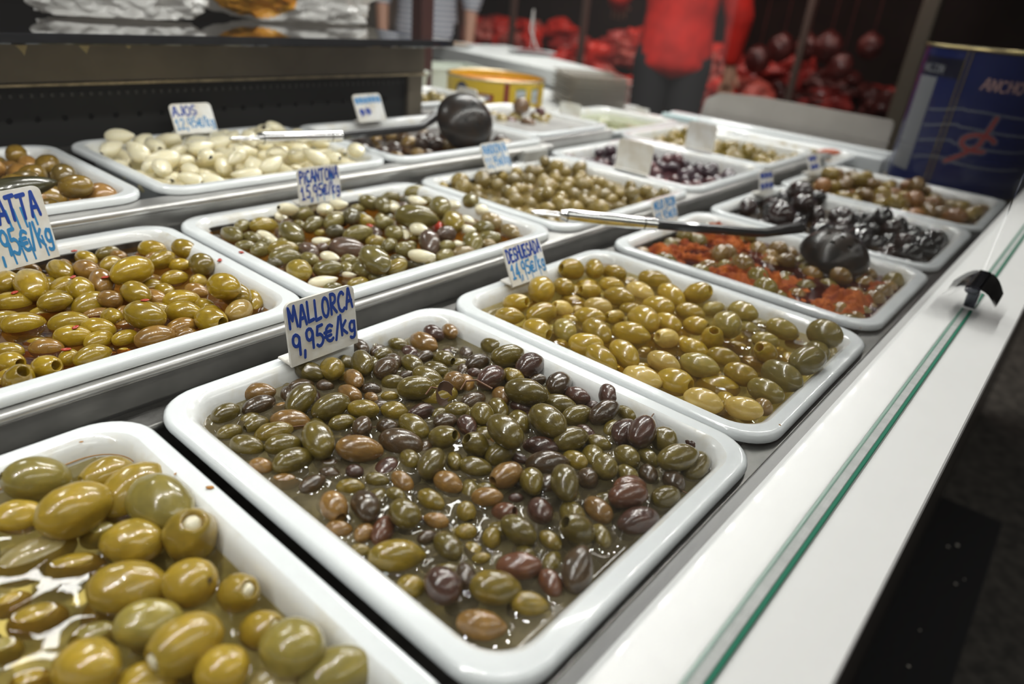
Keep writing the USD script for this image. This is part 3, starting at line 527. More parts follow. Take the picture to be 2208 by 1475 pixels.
COLS = ['against the left rim', 'beside the left rim', 'well left of centre', 'just left of centre', 'just right of centre', 'well right of centre', 'beside the right rim', 'against the right rim']
ROWS = ['at the front rim', 'near the front rim', 'in the front third', 'short of halfway back', 'past halfway back', 'in the back third', 'near the back rim', 'at the back rim']
def where(k, x, y):
    x0, x1, y0, y1 = BOX[k]; q = .024
    return COLS[int(np.clip(8 * (x - x0 - q) / (x1 - x0 - 2 * q), 0, 7))] + ', ' + ROWS[int(np.clip(8 * (y - y0 - q) / (y1 - y0 - 2 * q), 0, 7))]
ITEMS = {}
NEAR = {'A': 2, 'M': 1, 'D': 1, 'T': 1, 'P': 1}
for k, rows in OLIVES.items():
    ITEMS[k] = []
    q1, q3 = np.percentile([int(r.split()[3]) for r in rows.split(';')], [30, 70])
    for row in rows.split(';'):
        x, y, z, a, b, yaw, tilt, col = row.split()
        P = np.array([int(x), int(y), int(z)]) * 1e-4; sz = {'M': 1.08, 'P': 1.12, 'T': 1.09, 'D': 1.04}.get(k, 1.0); a, b = int(a) * 1e-4 * sz, int(b) * 1e-4 * sz
        yaw, tilt = math.radians(int(yaw)), math.radians(int(tilt)); c, f = col[0], col[1:]
        u = np.array([math.cos(yaw) * math.cos(tilt), math.sin(yaw) * math.cos(tilt), math.sin(tilt)])
        ITEMS[k].append((P, a, b, u))
        wh = where(k, P[0], P[1]); size = 'small' if a * 1e4 <= q1 else 'large' if a * 1e4 >= q3 else 'medium'
        if c == 'a':
            olive('garlic_clove', f'{size} ivory garlic clove, {TRAYWORD[k]}, {wh}', 'garlic cloves among the PICANTONA olives', P, a, b, yaw, tilt, GARLIC, 'garlic', 1, category='garlic clove', c=b * .8)
            continue
        if c == 'x':
            olive('pepper_piece', f'glossy red pepper piece, {TRAYWORD[k]}, {wh}', 'red pepper pieces', P, a, b, yaw, tilt, PEPPER, 'creased', 1, category='pepper piece', c=b * .6)
            continue
        word = WORD[c]
        feat = {'g': ' with garlic plug', 's': ' with star scar', 'k': ' with stem', 'h': ', pitted', 'c': ', split'}.get(f, '')
        kind = 'pitted' if f in ('h', 'g') else 'creased' if f == 'c' or (k in 'MP' and rng.random() < .34) else 'plain'
        olive(NAMES[k], f'{size} {word} olive{feat}, {TRAYWORD[k]}, {wh}'.replace('dull olive-green', 'dull green').replace('with star scar', 'star-scarred'), GROUP[k], P, a, b, yaw, tilt, SKIN[k][c], kind, NEAR[k], f)

# ---------------------------------------------------------------- trays of loose fill
def drop(key, n, a, b, zfloor, inset=.026, center=(.5, .5), spread=.36, ztop=None, jitter=.12, sq=.86, tries=5, zmax=9.):
    """olives poured one by one, each settling in the lowest of a few spots"""
    x0, x1, y0, y1 = BOX[key]; out = []
    cx, cy = x0 + (x1 - x0) * center[0], y0 + (y1 - y0) * center[1]
    for i in range(n):
        s = 1 + rng.normal(0, jitter); ai, bi = a * s, b * s * (1 + rng.normal(0, .06)); r = (ai * bi * bi) ** (1 / 3)
        best = None
        for t in range(tries):
            if spread:
                x = np.clip(rng.normal(cx, spread * (x1 - x0)), x0 + inset + r * .5, x1 - inset - r * .5); y = np.clip(rng.normal(cy, spread * (y1 - y0)), y0 + inset + r * .5, y1 - inset - r * .5)
            else:
                x, y = rng.uniform(x0 + inset + r * .5, x1 - inset - r * .5), rng.uniform(y0 + inset + r * .5, y1 - inset - r * .5)
            z = zfloor + bi
            for (P, r2) in out:
                d2 = (P[0] - x) ** 2 + (P[1] - y) ** 2; R = (r + r2) * sq
                if d2 < R * R: z = max(z, P[2] + math.sqrt(R * R - d2))
            if best is None or z < best[2]: best = (x, y, z)
        if best[2] > zmax: continue
        out.append((np.array(best), r))
        yield best, ai, bi, rng.uniform(0, 2 * PI), rng.normal(0, .22)
def fill(key, n, a, b, zfloor, looks, name, label, group, kind=lambda: 'plain', category='olive', res=0, c=None, **kw):
    seen = []
    ITEMS.setdefault(key, [])
    for P, ai, bi, yaw, tilt in drop(key, n, a, b, zfloor, **kw):
        lk = looks[int(rng.integers(0, len(looks)))]
        u = np.array([math.cos(yaw) * math.cos(tilt), math.sin(yaw) * math.cos(tilt), math.sin(tilt)])
        ITEMS[key].append((np.array(P), ai, bi, u))
        size = 'smallish' if ai < a * .94 else 'largish' if ai > a * 1.06 else 'middling'
        olive(name, f'{size} {label}, {where(key, P[0], P[1])}', group, P, ai, bi, yaw, tilt, lk, kind(), res, category=category, c=bi * c if c else None)
OL = lambda n, c1, c2, **k: olive_look('olive_skin_' + n, c1, c2, **k)
x1_, x2_ = OL('x1', (.30, .215, .055), (.22, .155, .035)), OL('x2', (.23, .165, .05), (.155, .115, .035))
fill('X', 190, .0102, .0088, -.009, [x1_, x1_, x2_], 'round_olive', 'round olive, ANXOVA tray', 'round olives in the ANXOVA tray', kind=lambda: 'pitted' if rng.random() < .08 else 'plain', center=(.52, .52), spread=.33, sq=.84)
fill('C', 120, .0172, .0112, .012, [GARLIC], 'peeled_garlic_clove', 'peeled garlic clove, AJOS tray', 'garlic cloves in the AJOS tray', kind=lambda: 'garlic', category='garlic clove', center=(.56, .52), spread=.27, zmax=.054, c=.85, res=1)
l1, l2, l3 = OL('l1', (.27, .165, .02), (.18, .105, .015)), OL('l2', (.16, .105, .02), (.10, .065, .015)), OL('l3', (.38, .20, .05), (.27, .13, .03))
fill('L', 85, .0160, .0120, .008, [l1, l1, l2, l3], 'mixed_olive', 'amber green olive, tray beside the garlic', 'olives in the left back tray', center=(.70, .5), spread=.30, zmax=.062, sq=.84, res=1)
w1, w2, w3 = OL('w1', (.15, .075, .014), (.055, .026, .009)), OL('w2', (.065, .028, .010), (.026, .012, .006)), OL('w3', (.28, .17, .035), (.15, .085, .02))
fill('W', 95, .0125, .0108, .003, [w1, w2, w2, w3], 'dark_seasoned_olive', 'dark seasoned olive, rear ladle tray', 'dark seasoned olives under the rear ladle', center=(.46, .55), spread=.25, sq=.82)
fill('R', 70, .0118, .0102, -.028, [OL('r1', (.20, .150, .025), (.14, .10, .018)), OL('r2', (.24, .145, .03), (.17, .09, .02))], 'paste_olive', 'green olive, red paste tray', 'olives in the red paste', center=(.5, .5), spread=.32, sq=.85)
b1, b2 = OL('b1', (.012, .010, .011), (.006, .005, .006), spots=0., rough=.16, coat=.9), OL('b2', (.030, .012, .010), (.014, .007, .007), spots=0., rough=.18, coat=.9)
fill('B', 64, .0158, .0135, -.032, [b1, b1, b2], 'black_olive', 'shiny black olive, black olive tray', 'black olives in the front row', center=(.56, .48), spread=.27, sq=.82)
i1, i2, i3 = OL('i1', (.28, .19, .025), (.19, .125, .02)), OL('i2', (.22, .13, .03), (.14, .08, .02)), OL('i3', (.34, .15, .04), (.22, .10, .03))
fill('I', 118, .0145, .0115, -.032, [i1, i1, i2, i3], 'mixed_salad_olive', 'mixed olive, blue tin tray', 'olives of the mix below the blue tin', center=(.5, .5), spread=.30, sq=.82)
k1, k2 = OL('k1', (.050, .018, .030), (.022, .010, .018), spots=0., coat=.8), OL('k2', (.12, .035, .035), (.06, .02, .025), spots=0., coat=.8)
fill('K', 78, .0115, .0094, -.010, [k1, k1, k1, k2], 'purple_olive', 'purple olive, purple olive tray', 'purple olives in the middle row', center=(.5, .5), spread=.36, sq=.82)
g1, g2 = OL('g1', (.28, .20, .03), (.19, .135, .022)), OL('g2', (.34, .26, .09), (.24, .18, .05))
fill('G', 58, .0130, .0110, -.010, [g1, g1, g2], 'green_table_olive', 'green olive, blank tag tray', 'green olives at the end of the middle row', center=(.52, .42), spread=.3, sq=.82)
fill('F', 34, .0125, .0112, .008, [g1, g2, OL('f1', (.20, .10, .03), (.10, .05, .02)), OL('f2', (.12, .02, .02), (.07, .015, .015))], 'block_tray_olive', 'olive, steel block tray', 'olives in the tray on the steel block', kind=lambda: 'pitted' if rng.random() < .3 else 'plain', center=(.62, .52), spread=.17, tries=2)
pk = OL('pk', (.42, .42, .12), (.30, .32, .08), spots=0.)
fill('E', 30, .0120, .0070, -.008, [pk], 'pickle_piece', 'pale green pickle piece, pickle tray', 'pale green pickle pieces', category='pickle', center=(.3, .4), spread=.26, c=.6)
fill('O', 30, .0125, .0108, -.026, [g1, g2], 'end_tray_olive', 'green olive, end rail tray', 'olives by the white end rail', center=(.4, .45), spread=.22)
fill('H', 30, .0125, .0105, .008, [g1, g2], 'shelf_tray_olive', 'yellow olive, tray behind the steel post', 'olives in the tray behind the steel post', center=(.42, .32), spread=.22, tries=3)
olive('red_pepper_strip', 'orange red pepper piece lying on olives by the white end rail', None, (1.335, .345, .004), .026, .013, -.7, .05, OL('pp', (.55, .12, .02), (.42, .07, .015), spots=0.), 'creased', 1, category='pepper piece', c=.007)
fill('Q', 14, .0115, .0095, -.036, [k1, k2], 'far_purple_olive', 'purple olive, farthest tray', 'purple olives in the farthest tray', center=(.5, .3), spread=.2)
# olives lying half sunk between the ones above
def gap_fill(k, n, a, b, level, box_, weights, near=1, tries=60):
    x0, x1, y0, y1 = box_; made = 0; keys = list(weights); w = np.array([weights[q] for q in keys], float); w /= w.sum()
    have = [(q[0], q[2]) for q in ITEMS[k]]
    for t in range(n * tries):
        if made >= n: break
        s = 1 + rng.normal(0, .13); ai, bi = a * s, b * s
        P = np.array([rng.uniform(x0, x1), rng.uniform(y0, y1), level - bi * rng.uniform(-.25, .45)])
        if all(np.linalg.norm(P - q) > (bi + r) * .98 for q, r in have):
            yaw, tilt = rng.uniform(0, 6.28), rng.normal(0, .2); have.append((P, bi)); made += 1
            u = np.array([math.cos(yaw) * math.cos(tilt), math.sin(yaw) * math.cos(tilt), math.sin(tilt)]); ITEMS[k].append((P, ai, bi, u))
            c = keys[int(rng.choice(len(keys), p=w))]
            olive(NAMES[k], f'{WORD[c]} olive low between others, {TRAYWORD[k]}, {where(k, P[0], P[1])}', GROUP[k], P, ai, bi, yaw, tilt, SKIN[k][c], 'creased' if rng.random() < .25 else 'plain', near)
gap_fill('M', 55, .0094, .0064, -.0125, (-.066, .124, .035, .268), dict(g=5, d=3, p=1.5, t=1, y=1))
gap_fill('T', 40, .0110, .0072, .0075, (-.17, .012, .350, .545), dict(y=5, t=2, g=1))
gap_fill('D', 14, .0120, .0078, -.0140, (.190, .372, .035, .268), dict(y=4, g=2))
gap_fill('P', 45, .0095, .0066, .0085, (.082, .330, .352, .545), dict(g=5, d=1, y=1, p=1))
# deeper layers in the near trays, seen through the brine
def under_layer(k, n, a, b, look, label, zf):
    x0, x1, y0, y1 = BOX[k]; made = []
    for t in range(n * 30):
        if len(made) >= n: break
        s = 1 + rng.normal(0, .1); ai, bi = a * s, b * s
        P = np.array([rng.uniform(x0 + .030 + bi, x1 - .030 - bi), rng.uniform(y0 + .030 + bi, y1 - .030 - bi), zf + bi + rng.uniform(0, .003)])
        if all(np.linalg.norm(P - q[0]) > (bi + q[2]) * .95 for q in ITEMS[k] + made):
            yaw, tilt = rng.uniform(0, 6.28), rng.normal(0, .1)
            u = np.array([math.cos(yaw) * math.cos(tilt), math.sin(yaw) * math.cos(tilt), math.sin(tilt)]); made.append((P, ai, bi, u))
            M = np.array(frame(P, ai, bi, yaw, tilt, rng.uniform(0, 6.28))).T
            g = body(14, 9, int(rng.integers(0, 6))); g.apply_transform(M); made[-1] += (g,)
    ITEMS[k] += [q[:4] for q in made]
    single('olive_underlayer', cat(*[q[4] for q in made]), look, label, 'olives', kind='stuff', smooth=True)
under_layer('A', 40, .0130, .0095, SKIN['A']['y'], 'olives sunk deep in the brine of the nearest tray', -.040)
under_layer('M', 120, .0090, .0062, SKIN['M']['g'], 'olives sunk deep in the MALLORCA tray', -.038)
under_layer('D', 56, .0120, .0078, SKIN['D']['y'], 'olives sunk deep in the DESHUESADA tray', -.040)
under_layer('T', 66, .0110, .0070, SKIN['T']['t'], 'olives sunk deep in the oil of the ATTA tray', -.020)
under_layer('P', 66, .0095, .0068, SKIN['P']['y'], 'olives sunk deep in the oil of the PICANTONA tray', -.020)

# ---------------------------------------------------------------- brine
def brine(key, level, label, look, res=.0014, rise=.0009, decay=.0018, inset=.0195):
    """liquid surface that climbs a little where it meets olives and tray walls"""
    x0, x1, y0, y1 = BOX[key]; x0 += inset; x1 -= inset; y0 += inset; y1 -= inset
    X, Y = np.meshgrid(np.arange(x0, x1 + res * .5, res), np.arange(y0, y1 + res * .5, res), indexing='ij')
    H = np.zeros_like(X); cov = np.zeros(X.shape, bool)
    for P, a, b, u in ITEMS.get(key, []):
        if P[2] - a > level + .004 or P[2] + a < level - .0005: continue
        R = a + .008
        i0, i1 = np.searchsorted(X[:, 0], [P[0] - R, P[0] + R]); j0, j1 = np.searchsorted(Y[0], [P[1] - R, P[1] + R])
        if i0 >= i1 or j0 >= j1: continue
        d = np.stack([X[i0:i1, j0:j1] - P[0], Y[i0:i1, j0:j1] - P[1], np.full((i1 - i0, j1 - j0), level - P[2])], -1)
        du = d @ u; q = np.sqrt((du / a) ** 2 + np.maximum((d ** 2).sum(-1) - du ** 2, 0) / b ** 2)
        dist = np.maximum((q - 1) * b, 0)
        H[i0:i1, j0:j1] = np.maximum(H[i0:i1, j0:j1], rise * np.exp(-dist / decay))
    r = .014
    ex, ey = np.minimum(X - x0, x1 - X), np.minimum(Y - y0, y1 - Y)
    corner = (ex < r) & (ey < r)
    dw = np.where(corner, r - np.hypot(r - ex, r - ey), np.minimum(ex, ey))
    H = np.maximum(H, rise * .6 * np.exp(-np.maximum(dw, 0) / decay))
    H += .00022 * (meshkit.fbm(np.stack([X * 70, Y * 70, X * 0], -1), 2, 3) - .5)
    n, mcols = X.shape
    V = np.stack([X, Y, level + H], -1).reshape(-1, 3); ok = (dw >= -1e-4).reshape(-1)
    I = np.arange(n * mcols).reshape(n, mcols)
    Q = np.stack([I[:-1, :-1], I[1:, :-1], I[1:, 1:], I[:-1, 1:]], -1).reshape(-1, 4); Q = Q[ok[Q].all(1)]
    F = np.vstack([Q[:, [0, 1, 2]], Q[:, [0, 2, 3]]])
    used = np.unique(F); rm = np.full(len(V), -1); rm[used] = np.arange(len(used))
    t = trimesh.Trimesh(V[used], rm[F], process=False)
    return single('brine', t, look, label, 'brine', kind='stuff', smooth=True)
brine('A', -.0120, 'clear yellowish brine around the big stuffed olives', liquid_look('brine_a', (.70, .62, .33), (.17, .135, .04), .16, gloss=.03), res=.0011, rise=.0011, decay=.0018)
brine('M', -.0125, 'cloudy grey-brown brine around the MALLORCA olives', liquid_look('brine_m', (.52, .46, .28), (.30, .25, .15), (.16, .66), (.48, .72), 24., gloss=.02, ripple=.00006, rscale=260.), res=.0010, rise=.0013, decay=.0014)
brine('D', -.0115, 'clear pale brine around the DESHUESADA olives', liquid_look('brine_d', (.78, .68, .33), (.26, .20, .06), .20, gloss=.03), res=.0012, rise=.0010)
brine('T', .0065, 'amber reddish oil around the pitted olives of the ATTA tray', liquid_look('brine_t', (.66, .40, .12), (.20, .10, .014), .16, gloss=.03), res=.0013)
brine('P', .0075, 'amber oil around the PICANTONA olives', liquid_look('brine_p', (.62, .36, .10), (.20, .10, .014), .2, gloss=.03), res=.0014)
brine('X', .0070, 'cloudy yellow brine around the ANXOVA olives', liquid_look('brine_x', (.72, .60, .30), (.42, .31, .11), .55), res=.0018)
brine('W', .0250, 'dark brown oil around the seasoned olives', liquid_look('brine_w', (.20, .07, .025), (.045, .014, .006), .7), res=.002)
brine('L', .0230, 'orange oil around the left back olives', liquid_look('brine_l', (.60, .32, .08), (.30, .15, .03), .4), res=.002)
brine('C', .0200, 'pale yellow liquid under the garlic cloves', liquid_look('brine_c', (.90, .84, .58), (.60, .50, .26), .4), res=.002)
brine('R', -.0150, 'dark red oil around the red paste', liquid_look('brine_r', (.30, .05, .015), (.10, .012, .004), .6), res=.002)
brine('B', -.0170, 'dark amber liquid around the black olives', liquid_look('brine_b', (.35, .24, .10), (.10, .06, .025), .4), res=.002)
brine('I', -.0150, 'amber oil around the olive mix', liquid_look('brine_i', (.45, .26, .07), (.16, .09, .02), .4), res=.002)
brine('K', -.0030, 'purple liquid around the purple olives', liquid_look('brine_k', (.30, .12, .16), (.12, .05, .055), .6), res=.002)
brine('E', .0060, 'pale green liquid around the pickles', liquid_look('brine_e', (.75, .78, .55), (.45, .47, .28), .7), res=.002)
brine('G', -.0020, 'pale liquid around the green table olives', liquid_look('brine_g', (.75, .72, .5), (.5, .47, .3), .5), res=.002)

# red paste heaped among the olives
def paste():
    x0, x1, y0, y1 = BOX['R']; q = .0225; res = .0012
    X, Y = np.meshgrid(np.arange(x0 + q, x1 - q, res), np.arange(y0 + q, y1 - q, res), indexing='ij')
    P3 = np.stack([X * 26, Y * 26, X * 0], -1)
    big = meshkit.fbm(P3 * .9, 3, 21); fine = meshkit.fbm(P3 * 7, 3, 4)
    ex = np.minimum(np.minimum(X - x0 - q, x1 - q - X), np.minimum(Y - y0 - q, y1 - q - Y))
    lump = meshkit.fbm(P3 * 3.1, 3, 9)
    H = -.0190 + .040 * (big - .40) + .026 * np.maximum(lump - .46, 0) + .008 * (fine - .5)
    H = np.minimum(H, -.022 + ex * 1.1 + .004 * fine)
    n, c = X.shape; I = np.arange(n * c).reshape(n, c)
    Q = np.stack([I[:-1, :-1], I[1:, :-1], I[1:, 1:], I[:-1, 1:]], -1).reshape(-1, 4)
    return trimesh.Trimesh(np.stack([X, Y, H], -1).reshape(-1, 3), np.vstack([Q[:, [0, 1, 2]], Q[:, [0, 2, 3]]]), process=False)
single('red_paste', paste(), plain('red_paste', (.46, .115, .012), .75, noise=.6, scale=70, dark=(.20, .028, .005), bump=.0006, bscale=500, spec=.25), 'coarse orange-red paste heaped among the olives of the MOJO PICON tray', 'paste', kind='stuff', smooth=True)

# small loose bits
tag(place_mesh(numbered('/World/pickled_pepper'), shape('creased', 1, 2), frame((-.062, .612, .0570), .036, .0105, .35, -.05, .4), olive_look('olive_skin_pepper', (.060, .055, .016), (.030, .028, .010), coat=.9)),
    'long dark green pickled pepper lying on the mixed olives behind the ATTA tag', 'pickled pepper')
k = np.linspace(0, 1, 9); V = []; F = []
for i, q in enumerate(k):
    a = q * 4.2; c = np.array([.0385 + .006 * math.cos(a), .174 + .008 * math.sin(a) * (1 - .3 * q), .0075 + .003 * math.sin(a * 1.4)])
    for j, w in enumerate((-1, 0, 1)): V.append(c + np.array([.001 * w, .0005 * w, .0032 * w * (1 - .5 * q)]) + [0, .0012 * (w == 0), 0])
V = np.array(V); V2 = V + [.0004, .0004, .0003]; n = len(V)
for i in range(8):
    for j in range(2):
        a, b, c, d = i * 3 + j, i * 3 + j + 1, i * 3 + j + 4, i * 3 + j + 3; F += [(a, b, c), (a, c, d), (n + a, n + c, n + b), (n + a, n + d, n + c)]
ed = [i * 3 for i in range(9)] + [25, 26] + [i * 3 + 2 for i in range(7, -1, -1)] + [1]
for a, b in zip(ed, ed[1:] + ed[:1]): F += [(a, b, n + b), (a, n + b, n + a)]
single('dry_leaf', trimesh.Trimesh(np.vstack([V, V2]), np.array(F)), plain('dry_leaf_brown', (.075, .035, .015), .4, coat=.4), 'curled dry brown leaf on the small olives in the MALLORCA tray', 'leaf', smooth=True)
for i, pts in enumerate((((.0495, .1718, .008), (.056, .1735, .0115), (.0627, .1702, .0112), (.0666, .1587, .008)), ((.030, .185, .006), (.036, .186, .009), (.041, .183, .007)))):
    single('loose_stem', tube(pts, .0007, 6), STEM, ['long arched reddish stem across the olives beside the dry leaf', 'short bent stem across the olives behind the dry leaf'][i], 'stem', smooth=True)
FL = plain('chilli_flake_red', (.42, .035, .012), .35, coat=.4); SP = plain('spice_orange', (.40, .17, .02), .6)
def speck(name, x, y, z, s, look, label, c, group):
    g = trimesh.creation.icosphere(1, 1.); v = g.vertices * (1 + .5 * (meshkit.noise(g.vertices * 2 + x * 900, 3) - .5))[:, None] * np.array([s, s * .6, s * .28]); a = x * 700
    R_ = np.array([[math.cos(a), -math.sin(a), 0], [math.sin(a), math.cos(a), 0], [0, 0, 1]]); g.vertices = v @ R_.T + (x, y, z + s * .2)
    single(name, g, look, label, c, group, smooth=True)
for x, y in ((-589, 3808), (-1023, 3915), (-1047, 3417), (-94, 4081), (-182, 3707), (140, 5009), (-751, 4657), (-1115, 4779), (-540, 4617), (-1165, 3537), (-1173, 3681)):
    P = np.array([x * 1e-4, y * 1e-4]); top = max([.0070] + [q[0][2] + math.sqrt(max(0, 1 - ((P[0] - q[0][0]) ** 2 + (P[1] - q[0][1]) ** 2) / (q[2] * 1.2) ** 2)) * q[2] for q in ITEMS['T'] if (P[0] - q[0][0]) ** 2 + (P[1] - q[0][1]) ** 2 < (q[2] * 1.1) ** 2])
    speck('chilli_flake', P[0], P[1], top, .0030, FL, f'red chilli flake on the olives, ATTA tray, {where("T", P[0], P[1])}', 'chilli flake', 'chilli flakes in the ATTA tray')
for x, y, w in ((-496, 5331, 'back rim of the ATTA tray'), (320, 4449, 'inner wall of the ATTA tray'), (329, 4466, 'rim between ATTA and PICANTONA trays'), (567, 4528, 'rim of the PICANTONA tray, farther back')):
    speck('chilli_flake', x * 1e-4, y * 1e-4, .0203, .0026, FL, f'red chilli flake on the {w}', 'chilli flake', None)
for x, y, r, w in ((-1134, 1977, .0022, 'right rim of the nearest tray'), (-1440, 2821, .0012, 'back wall of the nearest tray'), (-1206, 2207, .0010, 'inner edge of the nearest tray, farther back'), (-1261, 2110, .0010, 'inner edge of the nearest tray, closer'), (4152, 150, .0009, 'far corner of the DESHUESADA tray'), (1904, 40, .0010, 'front rim of the DESHUESADA tray'), (502, 3290, .0012, 'front corner between the two middle trays')):
    speck('spice_speck', x * 1e-4, y * 1e-4, .0202 if y > 3200 else .0001, r, SP, f'brown spice speck on the {w}', 'speck', None)

# ---------------------------------------------------------------- hand lettering
def arc(cx, cy, rx, ry, a0, a1, n=10):
    return [(cx + rx * math.cos(math.radians(a)), cy + ry * math.sin(math.radians(a))) for a in np.linspace(a0, a1, n)]
GLYPH = {
 'A': [[(0, 0), (.28, 1), (.36, 1), (.58, 0)], [(.1, .36), (.52, .36)]], 'M': [[(0, 0), (.08, 1), (.32, .35), (.58, 1), (.66, 0)]], 'L': [[(.02, 1), (.02, 0), (.46, .03)]],
 'O': [arc(.30, .5, .28, .5, 80, 440, 16)], 'R': [[(.02, 0), (.02, 1)], [(.02, 1)] + arc(.2, .76, .26, .25, 80, -90, 8) + [(.05, .5), (.50, 0)]], 'C': [arc(.34, .5, .32, .5, 50, 310, 12)],
 'P': [[(.02, 0), (.02, 1)], [(.02, 1)] + arc(.18, .75, .28, .26, 80, -90, 8) + [(.02, .48)]], 'I': [[(.08, 0), (.08, 1)]], 'i': [[(.08, 0), (.08, .66)], [(.08, .9), (.09, .96)]],
 'N': [[(0, 0), (.02, 1), (.48, 0), (.52, 1)]], 'T': [[(-.02, .97), (.56, 1)], [(.27, 1), (.25, 0)]], 'X': [[(0, 1), (.5, 0)], [(.5, 1), (0, 0)]], 'V': [[(0, 1), (.26, 0), (.54, 1)]],
 'D': [[(.03, 0), (.03, 1)], [(-.02, 1)] + arc(.12, .5, .40, .5, 75, -80, 10) + [(-.02, 0)]], 'E': [[(.46, 1), (.02, .98), (.02, 0), (.48, .02)], [(.02, .52), (.38, .54)]],
 'S': [arc(.26, .74, .23, .25, 40, 260, 8) + arc(.24, .25, .25, .25, 80, -140, 8)], 'H': [[(.02, 0), (.02, 1)], [(.5, 0), (.5, 1)], [(.02, .5), (.5, .52)]], 'U': [[(.02, 1), (.04, .22)] + arc(.26, .2, .22, .2, 190, 350, 7) + [(.48, 1)]],
 'J': [[(.36, 1), (.36, .2)] + arc(.19, .2, .17, .2, 0, -160, 7)], 'K': [[(.02, 0), (.02, 1)], [(.44, .98), (.04, .45), (.48, 0)]], 'k': [[(.02, 0), (.02, 1)], [(.36, .66), (.04, .36), (.40, 0)]],
 'g': [arc(.20, .34, .19, .25, 60, 420, 10), [(.38, .55), (.38, -.12)] + arc(.2, -.12, .18, .14, 0, -150, 6)], '9': [arc(.23, .70, .22, .28, 20, 380, 12), [(.45, .72), (.40, 0)]], '5': [[(.46, 1), (.10, .98), (.06, .58)] + arc(.22, .30, .25, .29, 110, -140, 9)],
 '1': [[(0, .70), (.22, 1), (.22, 0)], [(.04, 0), (.42, .02)]], '2': [arc(.22, .74, .22, .25, 160, -20, 8) + [(.02, .02), (.48, 0)]], '4': [[(.34, 0), (.34, 1), (0, .34), (.5, .34)]], ',': [[(.10, .05), (.04, -.26)]],
 'e': [arc(.34, .40, .30, .40, 50, 310, 10), [(-.04, .50), (.42, .50)], [(-.04, .30), (.40, .30)]], '/': [[(0, -.05), (.26, 1)]], 'Z': [[(0, .97), (.5, 1), (0, 0), (.52, .03)]], 'Ó': [arc(.30, .5, .28, .5, 80, 440, 16), [(.26, 1.1), (.42, 1.25)]], ' ': [],
 '~': [[(0, .5), (.15, .9), (.22, .15), (.35, .85), (.45, .2), (.55, .8), (.7, .3)]],
}
def handwriting(text, height, pen, wobble=0, seed=1):
    """strokes of a broad felt pen as one flat shape; starts at x = 0"""
    r = np.random.default_rng(seed); x = 0; parts = []
    for ch in text:
        g = GLYPH[ch]; w = max([p[0] for s in g for p in s], default=.34)
        dy, sl = r.normal(0, .03), r.normal(.04, .03)
        for s in g:
            pts = [((x + p[0] + sl * p[1] + r.normal(0, .008)) * height, (p[1] + dy + r.normal(0, .008)) * height) for p in s]
            parts.append(sg.LineString(pts).buffer(pen, 4))
        x += w + .20
    u = unary_union(parts); return u, u.bounds[2]
def flat(shape, th=.0003):
    gs = [g for g in getattr(shape, 'geoms', [shape]) if g.area > 0]
    return cat(*[trimesh.creation.extrude_polygon(g, th, engine='earcut') for g in gs])

def price_tag(P, yaw, w, h, lean, lines, label, foot=.017, inks=(None, None), seed=1, group=None, smear=False, facing=1):
    """bent plastic tag: foot on the tray rim, panel rising from its front edge. P = front foot corner; local x along the tag, y to the back"""
    t = thing('price_tag', label, 'price tag', P, yaw, group)
    r = .0055; T = .0022
    outline = sg.Polygon([(0, 0), (w, 0), (w, h - r)] + arc(w - r, h - r, r, r, 0, 90, 6) + arc(r, h - r, r, r, 90, 180, 6)).buffer(0)
    g = trimesh.creation.extrude_polygon(outline, T, engine='earcut')
    def stand(m, off=0.):
        v = m.vertices.copy(); z = v[:, 2] + off
        m.vertices = np.stack([v[:, 0], math.sin(lean) * v[:, 1] + (T - z) * math.cos(lean), math.cos(lean) * v[:, 1] - (T - z) * math.sin(lean)], 1)
        m.fix_normals(); return m
    panel = stand(g)
    f = box(0, w, .0008, foot, 0, .0022, .0006)
    obj('panel', panel, TAG, t, 30); obj('foot', f, TAG, t, False)
    hts = (.0140, .0152) if h > .03 else (.008, .009)
    for k, txt in enumerate(lines):
        if not txt: continue
        if isinstance(txt, tuple): txt, fx, fw = txt
        else: fx = fw = None
        ht = hts[k] * h / .046; pen = ht * (.095, .080)[k]
        s, wd = handwriting(txt, ht, pen, seed=seed + k)
        sc = min(1., (w * .93) / wd) if fw is None else fw / wd; s = affinity.scale(s, sc, 1, origin=(0, 0)); wd *= sc
        x0 = w * (.04 if k == 0 else .10) if fx is None else w * fx - wd
        x0 = min(x0, w * .985 - wd) if fx is None else x0
        y0 = h * (.60 if k == 0 else .17)
        s = affinity.translate(affinity.rotate(s, 1.5 if k == 0 else 2.5, origin=(0, 0)), x0, y0).intersection(outline)
        obj('lettering', stand(flat(s), T), (inks[k] or INK), t, False, 'blue hand lettering ' + ('of the name' if k == 0 else 'of the price'))
        if smear:
            sm = unary_union([sg.LineString([(x0 + q * wd, y0 + ht * .5), (x0 + q * wd + .001, y0 - ht * .35)]).buffer(pen * .45) for q in (.2, .38, .55, .8)]).intersection(outline)
            obj('ink_run', stand(flat(sm, .00015), T), INK2, t, False, 'ink runs below the lettering')
    return t
I2 = INK2
price_tag((-.0105, .2765, .0022), 1.5, .0585, .0465, .10, ['MALLORCA', '9,95e/kg'], 'white MALLORCA 9,95 price tag standing on the back rim of the small brown olives', seed=3)
price_tag((.2270, .2760, .0022), 0, .0535, .0385, .46, ['DESHUESADA', '14,95e/kg'], 'white DESHUESADA 14,95 price tag leaning back above the pale pitted olives', seed=5, inks=(INK, I2), smear=True)
price_tag((.1775, .5400, .0222), -3, .0520, .0395, .08, ['PiCANTONA', '15,95e/kg'], 'white PICANTONA 15,95 price tag among olives and garlic', seed=7, smear=True)
